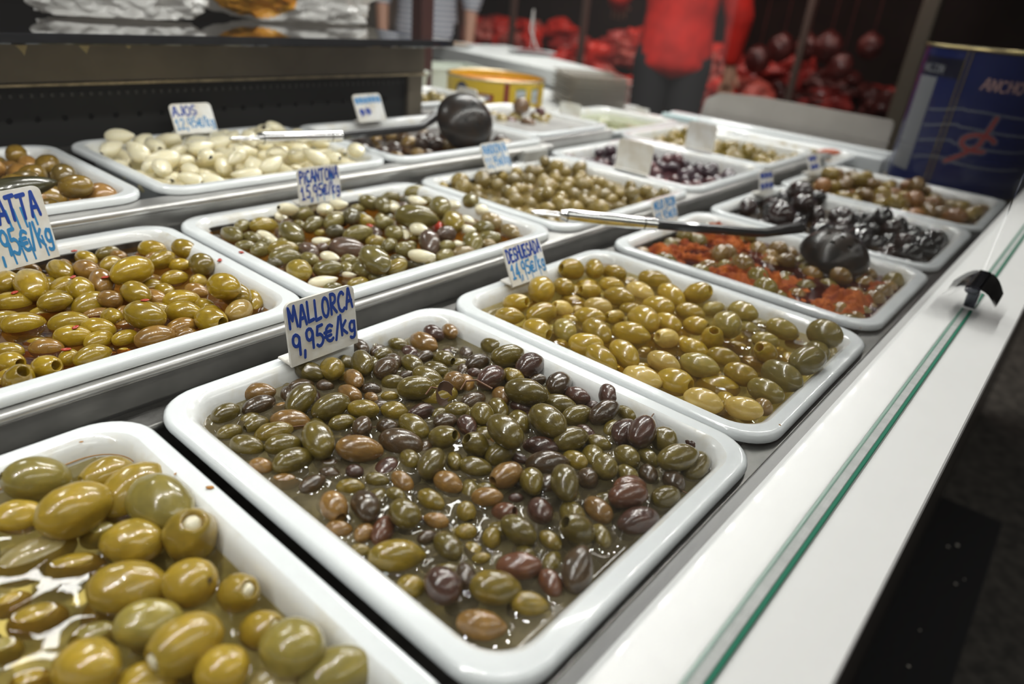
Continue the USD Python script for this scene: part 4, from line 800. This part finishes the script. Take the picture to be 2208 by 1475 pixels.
price_tag((.1820, .8140, .0472), -3, .0545, .0385, .42, ['AJOS', '12,95e/kg'], 'white AJOS 12,95 price tag before the black panel', seed=9, inks=(INK, I2), foot=.013)
price_tag((.4580, .7920, .0472), 3, .0565, .0425, .42, ['~~~~~~', '~~'], 'white price tag with blurred blue script behind the dark seasoned olives', seed=11, inks=(I2, INK), foot=.013)
price_tag((.4770, .5375, .0222), 1, .0535, .0405, .48, ['ANXOVA', '11,95e/kg'], 'white ANXOVA 11,95 price tag behind the round olives', seed=13, inks=(I2, I2))
price_tag((.5220, .2925, .0022), -2, .0540, .0335, .38, ['MOJO PiCON', '11,95e/k'], 'white MOJO PICON 11,95 price tag behind the steel ladle handle', seed=15, inks=(I2, I2))
price_tag((.8180, .2800, .0022), -14, .0330, .0375, .30, ['~~~', '~~~'], 'narrow white price tag above the black olives', seed=17)
price_tag((1.0600, .2870, .0022), -8, .0430, .0370, .42, ['~~~', '~~~'], 'narrow white price tag above the olive mix', seed=19)
price_tag((-.1220, .5083, .0222), 14, .0600, .0585, .14, [('ATTA', .93, .0320), (',95e/kg', .985, .0420)], 'white ATTA price tag with blue smudges at the amber oil tray', seed=21, inks=(INK, I2), smear=True)
for P, yaw, w, h, lean, lb in (((.6870, .4040, .0222), 90, .060, .044, -.05, 'blank back of a white tag on the purple olive tray'),
                               ((.9660, .4360, .0222), 90, .056, .047, .02, 'blank back of a white tag on the green olive tray'),
                               ((.7160, .7860, .0472), 90, .048, .040, .02, 'blank back of a white tag behind the black ladle bowl'),
                               ((1.0240, .7710, .0222), 90, .056, .026, .02, 'low blank back of a white tag by the pale pickles'),
                               ((1.3110, .7700, .0022), 90, .056, .022, .02, 'low blank back of a white tag at the farthest tray')):
    price_tag(P, yaw, w, h, lean, [], lb, foot=.010)
t = single('label_holder', box(1.395, 1.412, .69, .78, .001, .010, .001), plain('pale_blue_plastic', (.55, .72, .74), .3), 'pale blue label holder on the far tray rim', 'label holder')

# ---------------------------------------------------------------- ladles
def ladle(loop, joint, bend, neck, bowl, axis, label, R=.044, handle_r=.0068):
    loop, joint, bend, neck, bowl, axis = (np.array(q, float) for q in (loop, joint, bend, neck, bowl, axis)); axis /= np.linalg.norm(axis)
    t = thing('skimmer_ladle', label, 'ladle')
    d = joint - loop; d /= np.linalg.norm(d); s = np.cross(d, [0, 0, 1]); s /= np.linalg.norm(s)
    a = loop + d * .030
    k = np.linspace(0, 1, 20)
    obj('handle', cat(tube([a + d * .0, a + d * .006], [handle_r * .75, handle_r], 16), tube([a + d * .006, joint], handle_r, 20)), CHROME, t, 30, 'polished steel handle')
    for q in (a + d * .0065, joint - d * .014):
        obj('band', tube([q, q + d * .0012], handle_r * 1.012, 20), BLACK, t, 30, 'thin dark band on the handle')
    lp = [a + d * (-.030 * math.sin(PI * q) ** .8) + s * (.0055 * math.cos(PI * q)) for q in k]
    obj('hanging_loop', tube(lp, .0014, 8), CHROME, t, True, 'wire hanging loop')
    sh = [joint, joint + (bend - joint) * .5, bend - (bend - joint) * .06, bend + (neck - bend) * .06, neck]
    obj('shaft', tube([joint - d * .003, joint + d * .004], handle_r * .8, 14), BLACK, t, 30)
    obj('shaft', tube(sh, [.0056, .0054, .0054, .0054, .0075], 8), BLACK, t, 25, 'black plastic shaft')
    # perforated bowl: a thick dish whose opening looks along axis
    e1 = np.cross(axis, [0, 0, 1.0]); e1 /= np.linalg.norm(e1); e2 = np.cross(axis, e1)
    dish = lathe([(R * math.sin(a_), -R * .78 * math.cos(a_) + R * .20) for a_ in np.linspace(0, 1.40, 14)] + [((R - .0022) * math.sin(a_), -(R - .0022) * .78 * math.cos(a_) + R * .20) for a_ in np.linspace(1.40, 0, 14)], 44)
    dish.fix_normals()
    man = m3.Manifold(m3.Mesh(np.array(dish.vertices, np.float32), np.array(dish.faces, np.uint32)))
    for rad, n in ((0, 1), (.016, 5)):
        for q in range(n):
            cyl = m3.Manifold.cylinder(.12, .0028, .0028, 12).translate([rad * math.cos(2 * PI * q / n), rad * math.sin(2 * PI * q / n), -.06]); man = man - cyl
    mm = man.to_mesh(); v = np.array(mm.vert_properties[:, :3]); f = np.array(mm.tri_verts)
    v = bowl + v[:, :1] * e1 + v[:, 1:2] * e2 + v[:, 2:3] * axis
    g = trimesh.Trimesh(v, f, process=False)
    if np.linalg.det(np.stack([e1, e2, axis])) < 0: g.invert()
    obj('bowl', g, plain('used_black_nylon', (.006, .006, .006), .32, noise=.9, scale=45, dark=(.020, .010, .004), coat=.15, spec=.35), t, 40, 'round perforated black bowl')
    lin = lathe([((R - .0026) * math.sin(a_), -(R - .0026) * .78 * math.cos(a_) + R * .20) for a_ in np.linspace(0, 1.36, 12)], 36); q = lin.vertices; lin.vertices = bowl + q[:, :1] * e1 + q[:, 1:2] * e2 + q[:, 2:3] * axis
    obj('bowl_lining', lin, BLACK_MATT, t, 40)
    return t
ladle((.3160, .3310, .0460), (.4100, .2360, .0410), (.5030, .1550, .0360), (.5780, .1400, .0330), (.6080, .1010, .0060), (.25, .18, -.95), 'steel-handled black skimmer ladle lying across the red paste tray', R=.041)
ladle((.1620, .6450, .0750), (.2980, .6270, .0705), (.4560, .6520, .0650), (.5080, .6780, .0720), (.535, .640, .0700), (.25, .70, -.50), 'steel-handled black skimmer ladle lying across garlic and dark olives', R=.046)

# ---------------------------------------------------------------- tins and far things on the counter
blue = thing('blue_tin', 'tall dark blue round ANCHO tin at the far right end of the display', 'tin', (1.385, .115, -.022))
TR, TH = .118, .253
obj('side', lathe([(0, .002), (TR - .002, .002), (TR, .004), (TR, TH - .004), (TR - .002, TH - .002), (0, TH - .002)], 72), plain('tin_blue', (.010, .018, .10), .28, coat=.3), blue, 40)
for z in (.003, TH - .003):
    a = np.linspace(0, 2 * PI, 73); ring = tube([(TR * math.cos(q), TR * math.sin(q), z) for q in a], .0028, 6, False); obj('rim', ring, plain('tin_gold', (.42, .34, .16), .3, .9), blue, True)
def wrap(shape, r, flip=1.):
    """flat artwork bent round a tin; x is arc length from the angle 0 side"""
    out = []
    for g in getattr(shape, 'geoms', [shape]):
        if g.area <= 0: continue
        g = g.segmentize(.008)
        tr = trimesh.creation.extrude_polygon(g, .0004, engine='earcut'); tr = tr.subdivide_to_size(.012) if len(tr.faces) < 4000 else tr; v = tr.vertices
        an = v[:, 0] / r; rr = r + .0001 + v[:, 2]
        tr.vertices = np.stack([rr * np.cos(an), rr * np.sin(an), v[:, 1]], 1); out.append(tr)
    return cat(*out)
def on_tin(name, shape, material, parent, a0, r, label=None):
    g = wrap(affinity.translate(shape, a0 * r, 0), r); return obj(name, g, material, parent, False, label)
SEAM = 2.93                                                       # angle of the side seam, towards the camera
GREYW = plain('tin_grey_print', (.19, .20, .22), .4); NAVY = plain('tin_navy', (.004, .005, .022), .35); PALE = plain('tin_pale_print', (.15, .165, .21), .4); RED = plain('tin_red_print', (.30, .05, .05), .4)
obj('seam', cat(*[tube([((TR + .0006) * math.cos(SEAM + q), (TR + .0006) * math.sin(SEAM + q), .005), ((TR + .0006) * math.cos(SEAM + q), (TR + .0006) * math.sin(SEAM + q), TH - .006)], .0013, 6) for q in (-.035, .035)]), plain('tin_gold', (.42, .34, .16), .3, .9), blue, 30, 'gold-coloured side seam')
# seen from the camera arc length grows to the right
on_tin('panel', sg.box(-.096, .030, -.046, .198), GREYW, blue, SEAM, TR, 'pale ingredients panel')
on_tin('band', sg.box(-.098, .200, -.004, .232), NAVY, blue, SEAM, TR, 'navy band above the panel')
s_, w_ = handwriting('HALZON', .013, .0010, seed=4); on_tin('lettering', affinity.translate(s_, -.092, .206), GREYW, blue, SEAM, TR, 'small pale lettering on the navy band')
rows = []
for k in range(11):
    y = .188 - .0125 * k; rows.append(sg.box(-.093, y, -.093 + .040 * (.6 + .4 * math.sin(k * 2.1) ** 2), y + .004))
on_tin('print_lines', unary_union(rows), plain('tin_black_print', (.02, .02, .03), .5), blue, SEAM, TR, 'lines of small dark print')
wv = []
for k, y in enumerate((.150, .121, .092, .060)):
    pts = [(x, y + .006 * math.sin((x + .01 * k) * 38) * (1 if x < .02 else .35)) for x in np.linspace(-.040, .150, 40)]
    wv.append(sg.LineString(pts).buffer(.0016))
on_tin('waves', unary_union(wv), PALE, blue, SEAM, TR, 'thin white wave lines')
s_, w_ = handwriting('ANCHO', .018, .0013, seed=6); on_tin('lettering', affinity.translate(s_, .034, .188), plain('tin_pink_print', (.45, .28, .26), .4), blue, SEAM, TR, 'ANCHO lettering')
fig = unary_union([sg.LineString(arc(.060, .100, .026, .014, 20, 300, 20)).buffer(.0034), sg.LineString([(.020, .062), (.040, .076), (.062, .096), (.074, .145)]).buffer(.0034)])
on_tin('swirl', fig, RED, blue, SEAM, TR, 'red and pale swirl drawn on the tin')
on_tin('swirl_edge', fig.buffer(.0022).difference(fig.buffer(.0002)), PALE, blue, SEAM, TR)

tin = thing('yellow_tin', 'wide low yellow tin full of orange filling behind the back row', 'tin', (1.040, 1.030, .0))
R2, H2 = .112, .072
obj('side', lathe([(0, .001), (R2 - .001, .001), (R2, .003), (R2, H2 - .002), (R2 - .002, H2), (R2 - .004, H2 - .002), (R2 - .004, .012), (0, .012)], 64), plain('tin_yellow', (.62, .42, .012), .35, coat=.2), tin, 40)
a = np.linspace(0, 2 * PI, 65)
obj('rim', tube([(R2 * math.cos(q), R2 * math.sin(q), H2) for q in a], .0030, 6, False), plain('tin_silver_gold', (.62, .52, .34), .3, .9), tin, True)
g = lathe([(0, H2 - .010), (R2 * .5, H2 - .008), (R2 - .0045, H2 - .012)], 48); v = g.vertices; v[:, 2] += .006 * (meshkit.fbm(v * 60, 3, 3) - .5); g.vertices = v
obj('filling', g, plain('orange_filling', (.75, .26, .03), .4, noise=.4, scale=40), tin, True, 'lumpy orange filling')
A0 = 3.93
T_RED = plain('tin_maroon', (.22, .030, .015), .4); T_WHITE = plain('tin_white_print', (.42, .46, .50), .4); T_BLUE = plain('tin_dark_print', (.03, .035, .07), .4)
on_tin('stripe', sg.box(.012, .006, .024, H2 - .004), T_RED, tin, A0, R2, 'red upright stripe')
on_tin('stripe', sg.box(.106, .006, .111, H2 - .004), T_RED, tin, A0, R2, 'red upright stripe')
on_tin('name_plate', sg.box(-.085, .028, -.010, .044), T_RED, tin, A0, R2, 'maroon name plate')
on_tin('emblem', sg.Point(-.088, .045).buffer(.018), T_BLUE, tin, A0, R2, 'dark round emblem')
s_, w_ = handwriting('~~~~', .012, .001, seed=5); on_tin('lettering', affinity.translate(s_, -.060, .030), T_WHITE, tin, A0, R2, 'pale script on the plate')
for x in (.040, .084):
    on_tin('print_panel', unary_union([sg.box(x, .028, x + .026, .056), sg.box(x + .004, .006, x + .022, .016)]), T_WHITE, tin, A0, R2, 'pale printed panel')
    on_tin('print_lines', unary_union([sg.box(x + .001, .054, x + .025, .060), sg.box(x + .001, .036, x + .009, .044), sg.box(x + .017, .036, x + .025, .044)]), plain('tin_olive_print', (.20, .22, .03), .4), tin, A0, R2)

for k in range(7):                                                # stacked clear containers
    z = k * .0113
    b = loft([np.column_stack([rr_loop(-.088, .088, -.066, .066, .012, 4), np.full(20, 0.)])] + [np.column_stack([rr_loop(-.088 - q, .088 + q, -.066 - q, .066 + q, .012, 4), np.full(20, h)]) for q, h in ((.006, .0090), (.012, .0095), (.012, .0112), (.005, .0112), (.001, .0020))])
    CLEAR = mat('clear_plastic', {'t': ('transparent_bsdf', dict(color=(.80, .78, .74))), 'p': ('principled_bsdf', dict(base_color=(.30, .27, .23), roughness=.2)), 'o': ('mix_closure', dict(fac=.45))}, [('t.BSDF', 'o.closure1'), ('p.BSDF', 'o.closure2')], 'o.closure')
    s = thing('plastic_container', f'clear shallow plastic container, {["bottom", "second", "third", "fourth", "fifth", "sixth", "top"][k]} of the stack by the white worktop', 'container', (1.330, .965, z), 52 + float(rng.normal(0, 1)), 'stacked clear plastic containers')
    obj('tray', b, CLEAR, s, 30)
    obj('lip', loft([np.column_stack([rr_loop(-.100 - q, .100 + q, -.078 - q, .078 + q, .014, 4), np.full(20, h)]) for q, h in ((0, .0100), (.0015, .0100), (.0015, .0114), (0, .0114))], False), plain('clear_lip', (.55, .52, .47), .25), s, 30)

wt = thing('white_worktop', 'thick white worktop slab running away behind the yellow tin', 'worktop')
poly = sg.Polygon([(1.68, 1.95), (2.10, 1.92), (1.70, 1.13), (1.515, 1.17)])
obj('slab', prism(poly, .005, .050), plain('white_slab', (.72, .74, .73), .35, coat=.2), wt, 30)
obj('base', prism(poly.buffer(-.02), FLOOR, .005), plain('worktop_base', (.30, .31, .30), .6), wt, 30)
for x0, x1, y0, y1, z1, lb in ((.86, .97, 1.16, 1.32, .066, 'pale greenish plastic tub behind the steel post'), (1.06, 1.24, 1.22, 1.38, .060, 'pale plastic tub between the worktop and the yellow tin')):
    tb = thing('plastic_tub', lb, 'tub', ((x0 + x1) / 2, (y0 + y1) / 2, 0.), -20)
    w2, d2 = (x1 - x0) / 2, (y1 - y0) / 2
    obj('wall', loft([np.column_stack([rr_loop(-w2 + q, w2 - q, -d2 + q, d2 - q, .012, 4), np.full(20, h)]) for q, h in ((.006, 0), (0, z1), (.004, z1), (.010, .004))], True, True), plain('pale_tub', (.60, .64, .57), .4), tb, 30)
    obj('lip', loft([np.column_stack([rr_loop(-w2 - q, w2 + q, -d2 - q, d2 + q, .014, 4), np.full(20, h)]) for q, h in ((0, z1 - .006), (.004, z1 - .006), (.004, z1 + .001), (-.005, z1 + .001))], False), plain('pale_tub', (.60, .64, .57), .4), tb, 30)
def dish(x, y, z, r, lb, food):
    t = thing('food_dish', lb, 'dish', (x, y, z))
    obj('bowl', lathe([(0, .001), (r * .7, .001), (r, .012), (r - .003, .012), (r * .68, .004), (0, .004)], 32), WHITE, t, 40)
    g = lathe([(0, .014), (r * .5, .012), (r * .8, .007)], 24); v = g.vertices; v[:, 2] += .006 * (meshkit.fbm(v * 90, 2, 4) - .3); g.vertices = v
    obj('food', g, food, t, True)
dish(1.72, 1.85, .050, .085, 'white dish of brown food at the far end of the worktop', plain('brown_food', (.28, .16, .07), .5, noise=.5, scale=60))
dish(1.90, 1.62, .050, .090, 'white dish of dark red food holding steel tongs', plain('dark_red_food', (.16, .03, .03), .4, noise=.5, scale=60))
tg = thing('tongs', 'steel tongs standing in the dish of dark red food', 'tongs', (1.90, 1.62, .062))
obj('arm', tube([(0, -.03, 0), (-.02, 0, .07), (.0, .01, .135)], .0035, 8), STEEL, tg); obj('arm', tube([(.03, .03, 0), (.025, .02, .07), (.0, .01, .135)], .0035, 8), STEEL, tg)

# plastic bags on the glass top
def bag(name, label, center, size, seed, patch=None):
    t = trimesh.creation.icosphere(5, 1.0); v = t.vertices
    q = meshkit.fbm(v * 1.6 + seed, 4, seed) - .5; rdg = np.abs(meshkit.fbm(v * 3.4 + seed * 2, 3, seed + 3) - .5)
    v = v * (1 + .75 * q + .55 * rdg)[:, None] * np.array(size); v[:, 2] = np.where(v[:, 2] < -size[2] * .55, -size[2] * .55 + .12 * (v[:, 2] + size[2] * .55), v[:, 2])
    v[:, 2] -= v[:, 2].min()
    t.vertices = v + np.array(center)
    BAGM = mat('plastic_film', {'p': ('principled_bsdf', dict(base_color=(.80, .79, .77), roughness=.28, coat_weight=.5)), 'tl': ('translucent_bsdf', dict(color=(.75, .72, .68))), 'o': ('mix_closure', dict(fac=.3))}, [('p.BSDF', 'o.closure1'), ('tl.BSDF', 'o.closure2')], 'o.closure')
    x = thing(name, label, 'plastic bag')
    obj('film', t, BAGM, x, 50)
    if patch:
        c = np.array(patch[0]); sel = t.submesh([np.nonzero(np.linalg.norm((t.triangles_center - c) / np.array(patch[1]), axis=1) < 1)[0]], append=True)
        sel.vertices = sel.vertices + sel.vertex_normals * .0012
        obj('printed_patch', sel, plain('orange_print', (.80, .26, .02), .35, noise=.5, scale=18, dark=(.75, .45, .05)), x, True, 'orange and yellow print on the bag')
bag('crumpled_bag', 'crumpled clear white plastic bag on the black glass top', (.225, 1.010, .1684), (.105, .075, .062), 3)
bag('printed_bag', 'white plastic carrier bag with orange print on the black glass top', (.530, 1.060, .1684), (.150, .085, .080), 8, ((.425, 1.00, .205), (.060, .09, .030)))

# ---------------------------------------------------------------- people
def figure(bones, joints, refine=.018, it=12):
    parts = []
    for a, b in bones:
        sp = [m3.Manifold.sphere(r, 20).scale(sc).translate([float(q) for q in p]) for p, r, sc in (joints[a], joints[b])]
        parts.append(m3.Manifold.batch_hull(sp))
    u = m3.Manifold.batch_boolean(parts, m3.OpType.Add).refine_to_length(refine).to_mesh()
    t = trimesh.Trimesh(np.array(u.vert_properties[:, :3], float), np.array(u.tri_verts), process=True)
    trimesh.smoothing.filter_taubin(t, iterations=it); return t
one = (1, 1, 1)
def person(label, x, y, face, H, shirt, trousers, skin, hair, arms, stripes=None):
    """standing figure; local x = forward, y = left; arms: (elbow, wrist) of left and right"""
    k = H / 1.72
    t = thing('person', label, 'person', (x, y, FLOOR), face)
    J = {'hipL': ((0, .085, .90), .085, one), 'hipR': ((0, -.085, .90), .085, one), 'kneL': ((.02, .09, .49), .055, one), 'kneR': ((.02, -.09, .49), .055, one), 'ankL': ((0, .09, .09), .040, one), 'ankR': ((0, -.09, .09), .040, one),
         'toeL': ((.15, .11, .035), .034, one), 'toeR': ((.15, -.11, .035), .034, one), 'pel': ((0, 0, .95), .13, (.85, 1.18, 1)), 'wai': ((0, 0, 1.10), .115, (.82, 1.18, 1)), 'che': ((0, 0, 1.30), .125, (.85, 1.25, 1)), 'shL': ((0, .165, 1.40), .058, one), 'shR': ((0, -.165, 1.40), .058, one),
         'neb': ((0, 0, 1.43), .058, one), 'net': ((.012, 0, 1.52), .052, one), 'hed': ((.02, 0, 1.63), .092, (1.05, .86, 1.15)), 'chi': ((.055, 0, 1.555), .045, one), 'nos': ((.118, 0, 1.60), .014, one), 'bro': ((.09, 0, 1.64), .03, one), 'eaL': ((.01, .082, 1.61), .018, (.6, .4, 1.2)), 'eaR': ((.01, -.082, 1.61), .018, (.6, .4, 1.2))}
    for s, sg_, q in (('L', 1, arms[0]), ('R', -1, arms[1])):
        (ex, ey, ez), (wx, wy, wz) = q
        J['el' + s] = ((ex, ey, ez), .042, one); J['wr' + s] = ((wx, wy, wz), .028, one)
        d = np.array([wx - ex, wy - ey, wz - ez]); d /= np.linalg.norm(d); side = np.cross(d, [0, 0, 1.]); side /= max(np.linalg.norm(side), 1e-6)
        pm = np.array([wx, wy, wz]) + d * .075; J['pa' + s] = (tuple(pm), .026, one)
        for f in range(4):
            o = side * (f - 1.5) * .017; l = (.066, .078, .074, .056)[f]
            J[f'f{f}a' + s] = (tuple(pm + o + d * .02), .0095, one); J[f'f{f}b' + s] = (tuple(pm + o * 1.15 + d * (.02 + l * .55) - np.array([0, 0, .006])), .0085, one); J[f'f{f}c' + s] = (tuple(pm + o * 1.2 + d * (.02 + l) - np.array([0, 0, .022])), .0075, one)
        J['tha' + s] = (tuple(np.array([wx, wy, wz]) + d * .03 + side * .024), .012, one); J['thb' + s] = (tuple(np.array([wx, wy, wz]) + d * .085 + side * .048), .0095, one)
    for q in J: J[q] = (tuple(np.array(J[q][0]) * k), J[q][1] * k, J[q][2])
    head = [('neb', 'net'), ('net', 'hed'), ('hed', 'chi'), ('bro', 'nos'), ('bro', 'hed'), ('chi', 'nos'), ('eaL', 'eaL'), ('eaR', 'eaR')]
    arm = [b for s in 'LR' for b in (('sh' + s, 'el' + s), ('el' + s, 'wr' + s), ('wr' + s, 'pa' + s), ('pa' + s, 'f0a' + s), ('pa' + s, 'f1a' + s), ('pa' + s, 'f2a' + s), ('pa' + s, 'f3a' + s), ('tha' + s, 'thb' + s), ('wr' + s, 'tha' + s))]
    arm += [(f'f{f}a' + s, f'f{f}b' + s) for s in 'LR' for f in range(4)] + [(f'f{f}b' + s, f'f{f}c' + s) for s in 'LR' for f in range(4)]
    torso = [('pel', 'wai'), ('wai', 'che'), ('che', 'shL'), ('che', 'shR'), ('shL', 'neb'), ('shR', 'neb')]
    legs = [b for s in 'LR' for b in (('pel', 'hip' + s), ('hip' + s, 'kne' + s), ('kne' + s, 'ank' + s), ('ank' + s, 'toe' + s))]
    obj('body', figure(head + arm + torso + legs, J, .02 * k, 8), skin, t, True)
    G = lambda names, add: {q: (J[q][0], J[q][1] + (add if q in names else .006), J[q][2]) for q in J}
    sh = torso + [b for s in 'LR' for b in (('sh' + s, 'el' + s), ('el' + s, 'cu' + s))]
    JJ = G(J.keys(), .020)
    for s in 'LR':
        e, w = np.array(J['el' + s][0]), np.array(J['wr' + s][0]); JJ['cu' + s] = (tuple(e + (w - e) * (.25 if stripes else .80)), .046 * k, one)
    JJ['hem'] = ((0, 0, .90 * k), .155 * k, (.85, 1.2, .55)); sh += [('hem', 'wai')]
    g = figure(sh, JJ, .02 * k, 10); v = g.vertices; v += g.vertex_normals * (.016 * (meshkit.fbm(v * 6, 3, 7) - .5))[:, None]; g.vertices = v
    obj('shirt', g, shirt, t, True)
    tr = [b for s in 'LR' for b in (('pel', 'hip' + s), ('hip' + s, 'kne' + s), ('kne' + s, 'ank' + s))]
    obj('trousers', figure(tr, G(J.keys(), .018), .025 * k, 8), trousers, t, True)
    obj('shoe', cat(*[figure([('ank' + s, 'toe' + s)], G(J.keys(), .012), .02, 4) for s in 'L']), BLACK, t, True); obj('shoe', figure([('ankR', 'toeR')], G(J.keys(), .012), .02, 4), BLACK, t, True)
    JH = {'a': ((-.02 * k, 0, 1.66 * k), .098 * k, (1.0, .92, 1.05)), 'b': ((-.045 * k, 0, 1.58 * k), .075 * k, (.8, 1.0, 1.1))}
    obj('hair', figure([('a', 'b')], JH, .015, 3), hair, t, True)
    for s in (1, -1):
        e = trimesh.creation.icosphere(2, .012 * k); e.apply_translation((.108 * k, s * .033 * k, 1.63 * k)); obj('eye', e, plain('eye_white', (.6, .6, .6), .2), t, True)
    mth = trimesh.creation.icosphere(2, 1.); mth.apply_scale((.008 * k, .024 * k, .006 * k)); mth.apply_translation((.098 * k, 0, 1.565 * k)); obj('mouth', mth, plain('lips', (.35, .12, .10), .4), t, True)
    return t
SKN = plain('skin', (.52, .28, .19), .5); HAIR = plain('dark_hair', (.02, .014, .01), .6); NAVYCLOTH = plain('dark_trousers', (.010, .010, .012), .8)
RELAX = (((.02, .25, 1.12), (.10, .24, .88)), ((.02, -.25, 1.12), (.10, -.24, .88)))
person('person in a red jacket and dark trousers standing before the meat stall', 3.05, 1.66, 30, 1.74, plain('red_jacket', (.62, .012, .004), .75, noise=.35, scale=9), NAVYCLOTH, SKN, HAIR, (((.0, .30, 1.17), (.14, .30, 1.13)), ((.02, -.27, 1.12), (.08, -.28, .90))))
STR = mat('striped_cloth', {'tc': ('texture_coordinate', {}), 'w': ('wave_texture', dict(scale=12., bands_direction='z')), 'r': ('rgb_ramp', dict(ramp=[(.45, (.70, .70, .70)), (.58, (.16, .19, .30))])), 'p': ('principled_bsdf', dict(roughness=.8))}, [('tc.object', 'w.vector'), ('w.fac', 'r.fac'), ('r.color', 'p.base_color')])
person('person in a blue and white striped shirt behind the glass top', 2.72, 3.05, 225, 1.70, STR, NAVYCLOTH, SKN, HAIR, RELAX, stripes=True)
person('person in a pale beige shirt beside the striped shirt', 2.86, 3.66, 235, 1.72, plain('beige_shirt', (.46, .43, .37), .8, noise=.1, scale=8), NAVYCLOTH, SKN, HAIR, RELAX)
single('orange_post', box(2.60, 2.63, 3.72, 3.78, FLOOR, 1.2, .003), plain('orange_paint', (.42, .16, .06), .6), 'orange painted post between the carrier bag and the beige shirt', 'post')

# ---------------------------------------------------------------- butcher's stall behind
stall = thing('meat_stall', 'dark butcher stall counter with uprights behind the person in red', 'stall', (4.55, 2.4, FLOOR))
DK = plain('stall_black', (.014, .013, .013), .4)
obj('counter', box(-.40, .60, -2.6, 2.6, 0, .50, .01), DK, stall, False); obj('back_wall', box(.55, .62, -2.6, 2.6, .5, 2.3), plain('stall_back', (.016, .010, .009), .8, noise=.5, scale=3, spec=.2), stall, False)
obj('canopy', box(-.35, .6, -2.6, 2.6, 1.92, 2.0), DK, stall, False)
for y in (-1.60, -.98, .02, .55, 1.2, 1.75): obj('upright', box(-.44, -.40, y, y + .035, 0, 1.95), plain('stall_upright', (.08, .06, .05), .4), stall, False)
ZONE = ['at its right end', 'right of the sausages', 'under the sausages', 'between sausages and person', 'just right of the person', 'behind the person in red', 'left of the person', 'at its left end']
MEAT = [plain('meat_%d' % i, c, .35, noise=.5, scale=14, coat=.2, dark=d) for i, (c, d) in enumerate([((.72, .045, .025), (.45, .018, .012)), ((.42, .05, .04), (.22, .02, .02)), ((.50, .15, .12), (.32, .04, .03)), ((.09, .018, .015), (.045, .008, .008))])]
n = 0
for y in np.arange(-1.55, 2.25, .115):
    for row in range(3):
        if n >= 96: break
        yy, xx = y + rng.normal(0, .02), -.30 + row * .24 + rng.normal(0, .02); s = rng.uniform(.065, .115)
        g = trimesh.creation.icosphere(3, 1.0); v = g.vertices; v = v * (1 + 1.5 * (meshkit.fbm(v * 1.5 + n, 4, n) - .5))[:, None] * np.array([s, s * rng.uniform(.7, 1.7), s * rng.uniform(.5, 1.2)])
        hgt = .50 + .095 * row + (.12 if -.2 < yy < .6 or yy > 1.2 else 0) * (row > 0)
        v[:, 2] -= v[:, 2].min(); g.vertices = v + (4.55 + xx, 2.4 + yy, FLOOR + hgt)
        lk = MEAT[int(rng.integers(0, 3))] if yy > -.75 else MEAT[3 if rng.random() < .7 else 1]
        single('meat_cut', g, lk, f'red cut of meat, {["front", "middle", "rear"][row]} of the butcher stall, {ZONE[int(np.clip((yy + 1.6) / .49, 0, 7))]}', 'meat', 'cuts of meat on the butcher stall', smooth=True); n += 1
obj('riser', box(-.10, .12, -2.5, 2.5, .5, .59), DK, stall, False); obj('riser', box(.12, .45, -2.5, 2.5, .5, .685), DK, stall, False)
for k, (y, z, r) in enumerate(((-1.05, 1.02, .06), (-.93, 1.0, .055), (-.78, .98, .06), (-1.15, .92, .055), (-.65, .90, .06), (-1.28, 1.05, .05))):
    g = trimesh.creation.icosphere(3, 1.); v = g.vertices * np.array([r, r * 1.3, r * 1.4]) * (1 + .3 * (meshkit.fbm(g.vertices * 2 + k, 2, k) - .5))[:, None]; g.vertices = v + (4.55 - .25, 2.4 + y, FLOOR + z)
    a = single('hanging_sausage', cat(g, tube([(4.30, 2.4 + y, FLOOR + z + r), (4.30, 2.4 + y, FLOOR + 1.95)], .003, 5)), MEAT[3], f'dark cured sausage hanging at the butcher stall, {["first", "second", "third", "fourth", "fifth", "sixth"][k]} of six', 'sausage', 'hanging sausages', smooth=True)
lampx = thing('tube_lamp', 'lit white tube lamp at the far right of the hall', 'lamp', (5.2, .78, .385))
obj('tube', tube([(0, -.20, .012), (0, .20, -.012)], .013, 10), mat('lamp_glow', {'e': ('emission', dict(color=(1, .93, .82), strength=14.))}, [], 'e.emission'), lampx, True)
obj('fitting', box(-.03, .05, -.22, .22, .018, .05, .004), plain('lamp_fitting', (.3, .3, .3), .5), lampx, False)
obj('hanger', tube([(0, -.15, .05), (0, -.15, 1.2)], .004, 6), BLACK, lampx); obj('hanger', tube([(0, .15, .05), (0, .15, 1.2)], .004, 6), BLACK, lampx)
single('hall_pillar', box(4.02, 4.10, .78, .86, FLOOR, 2.4, .004), plain('pillar_brown', (.10, .085, .06), .5), 'brown grey pillar left of the lit tube lamp', 'pillar')
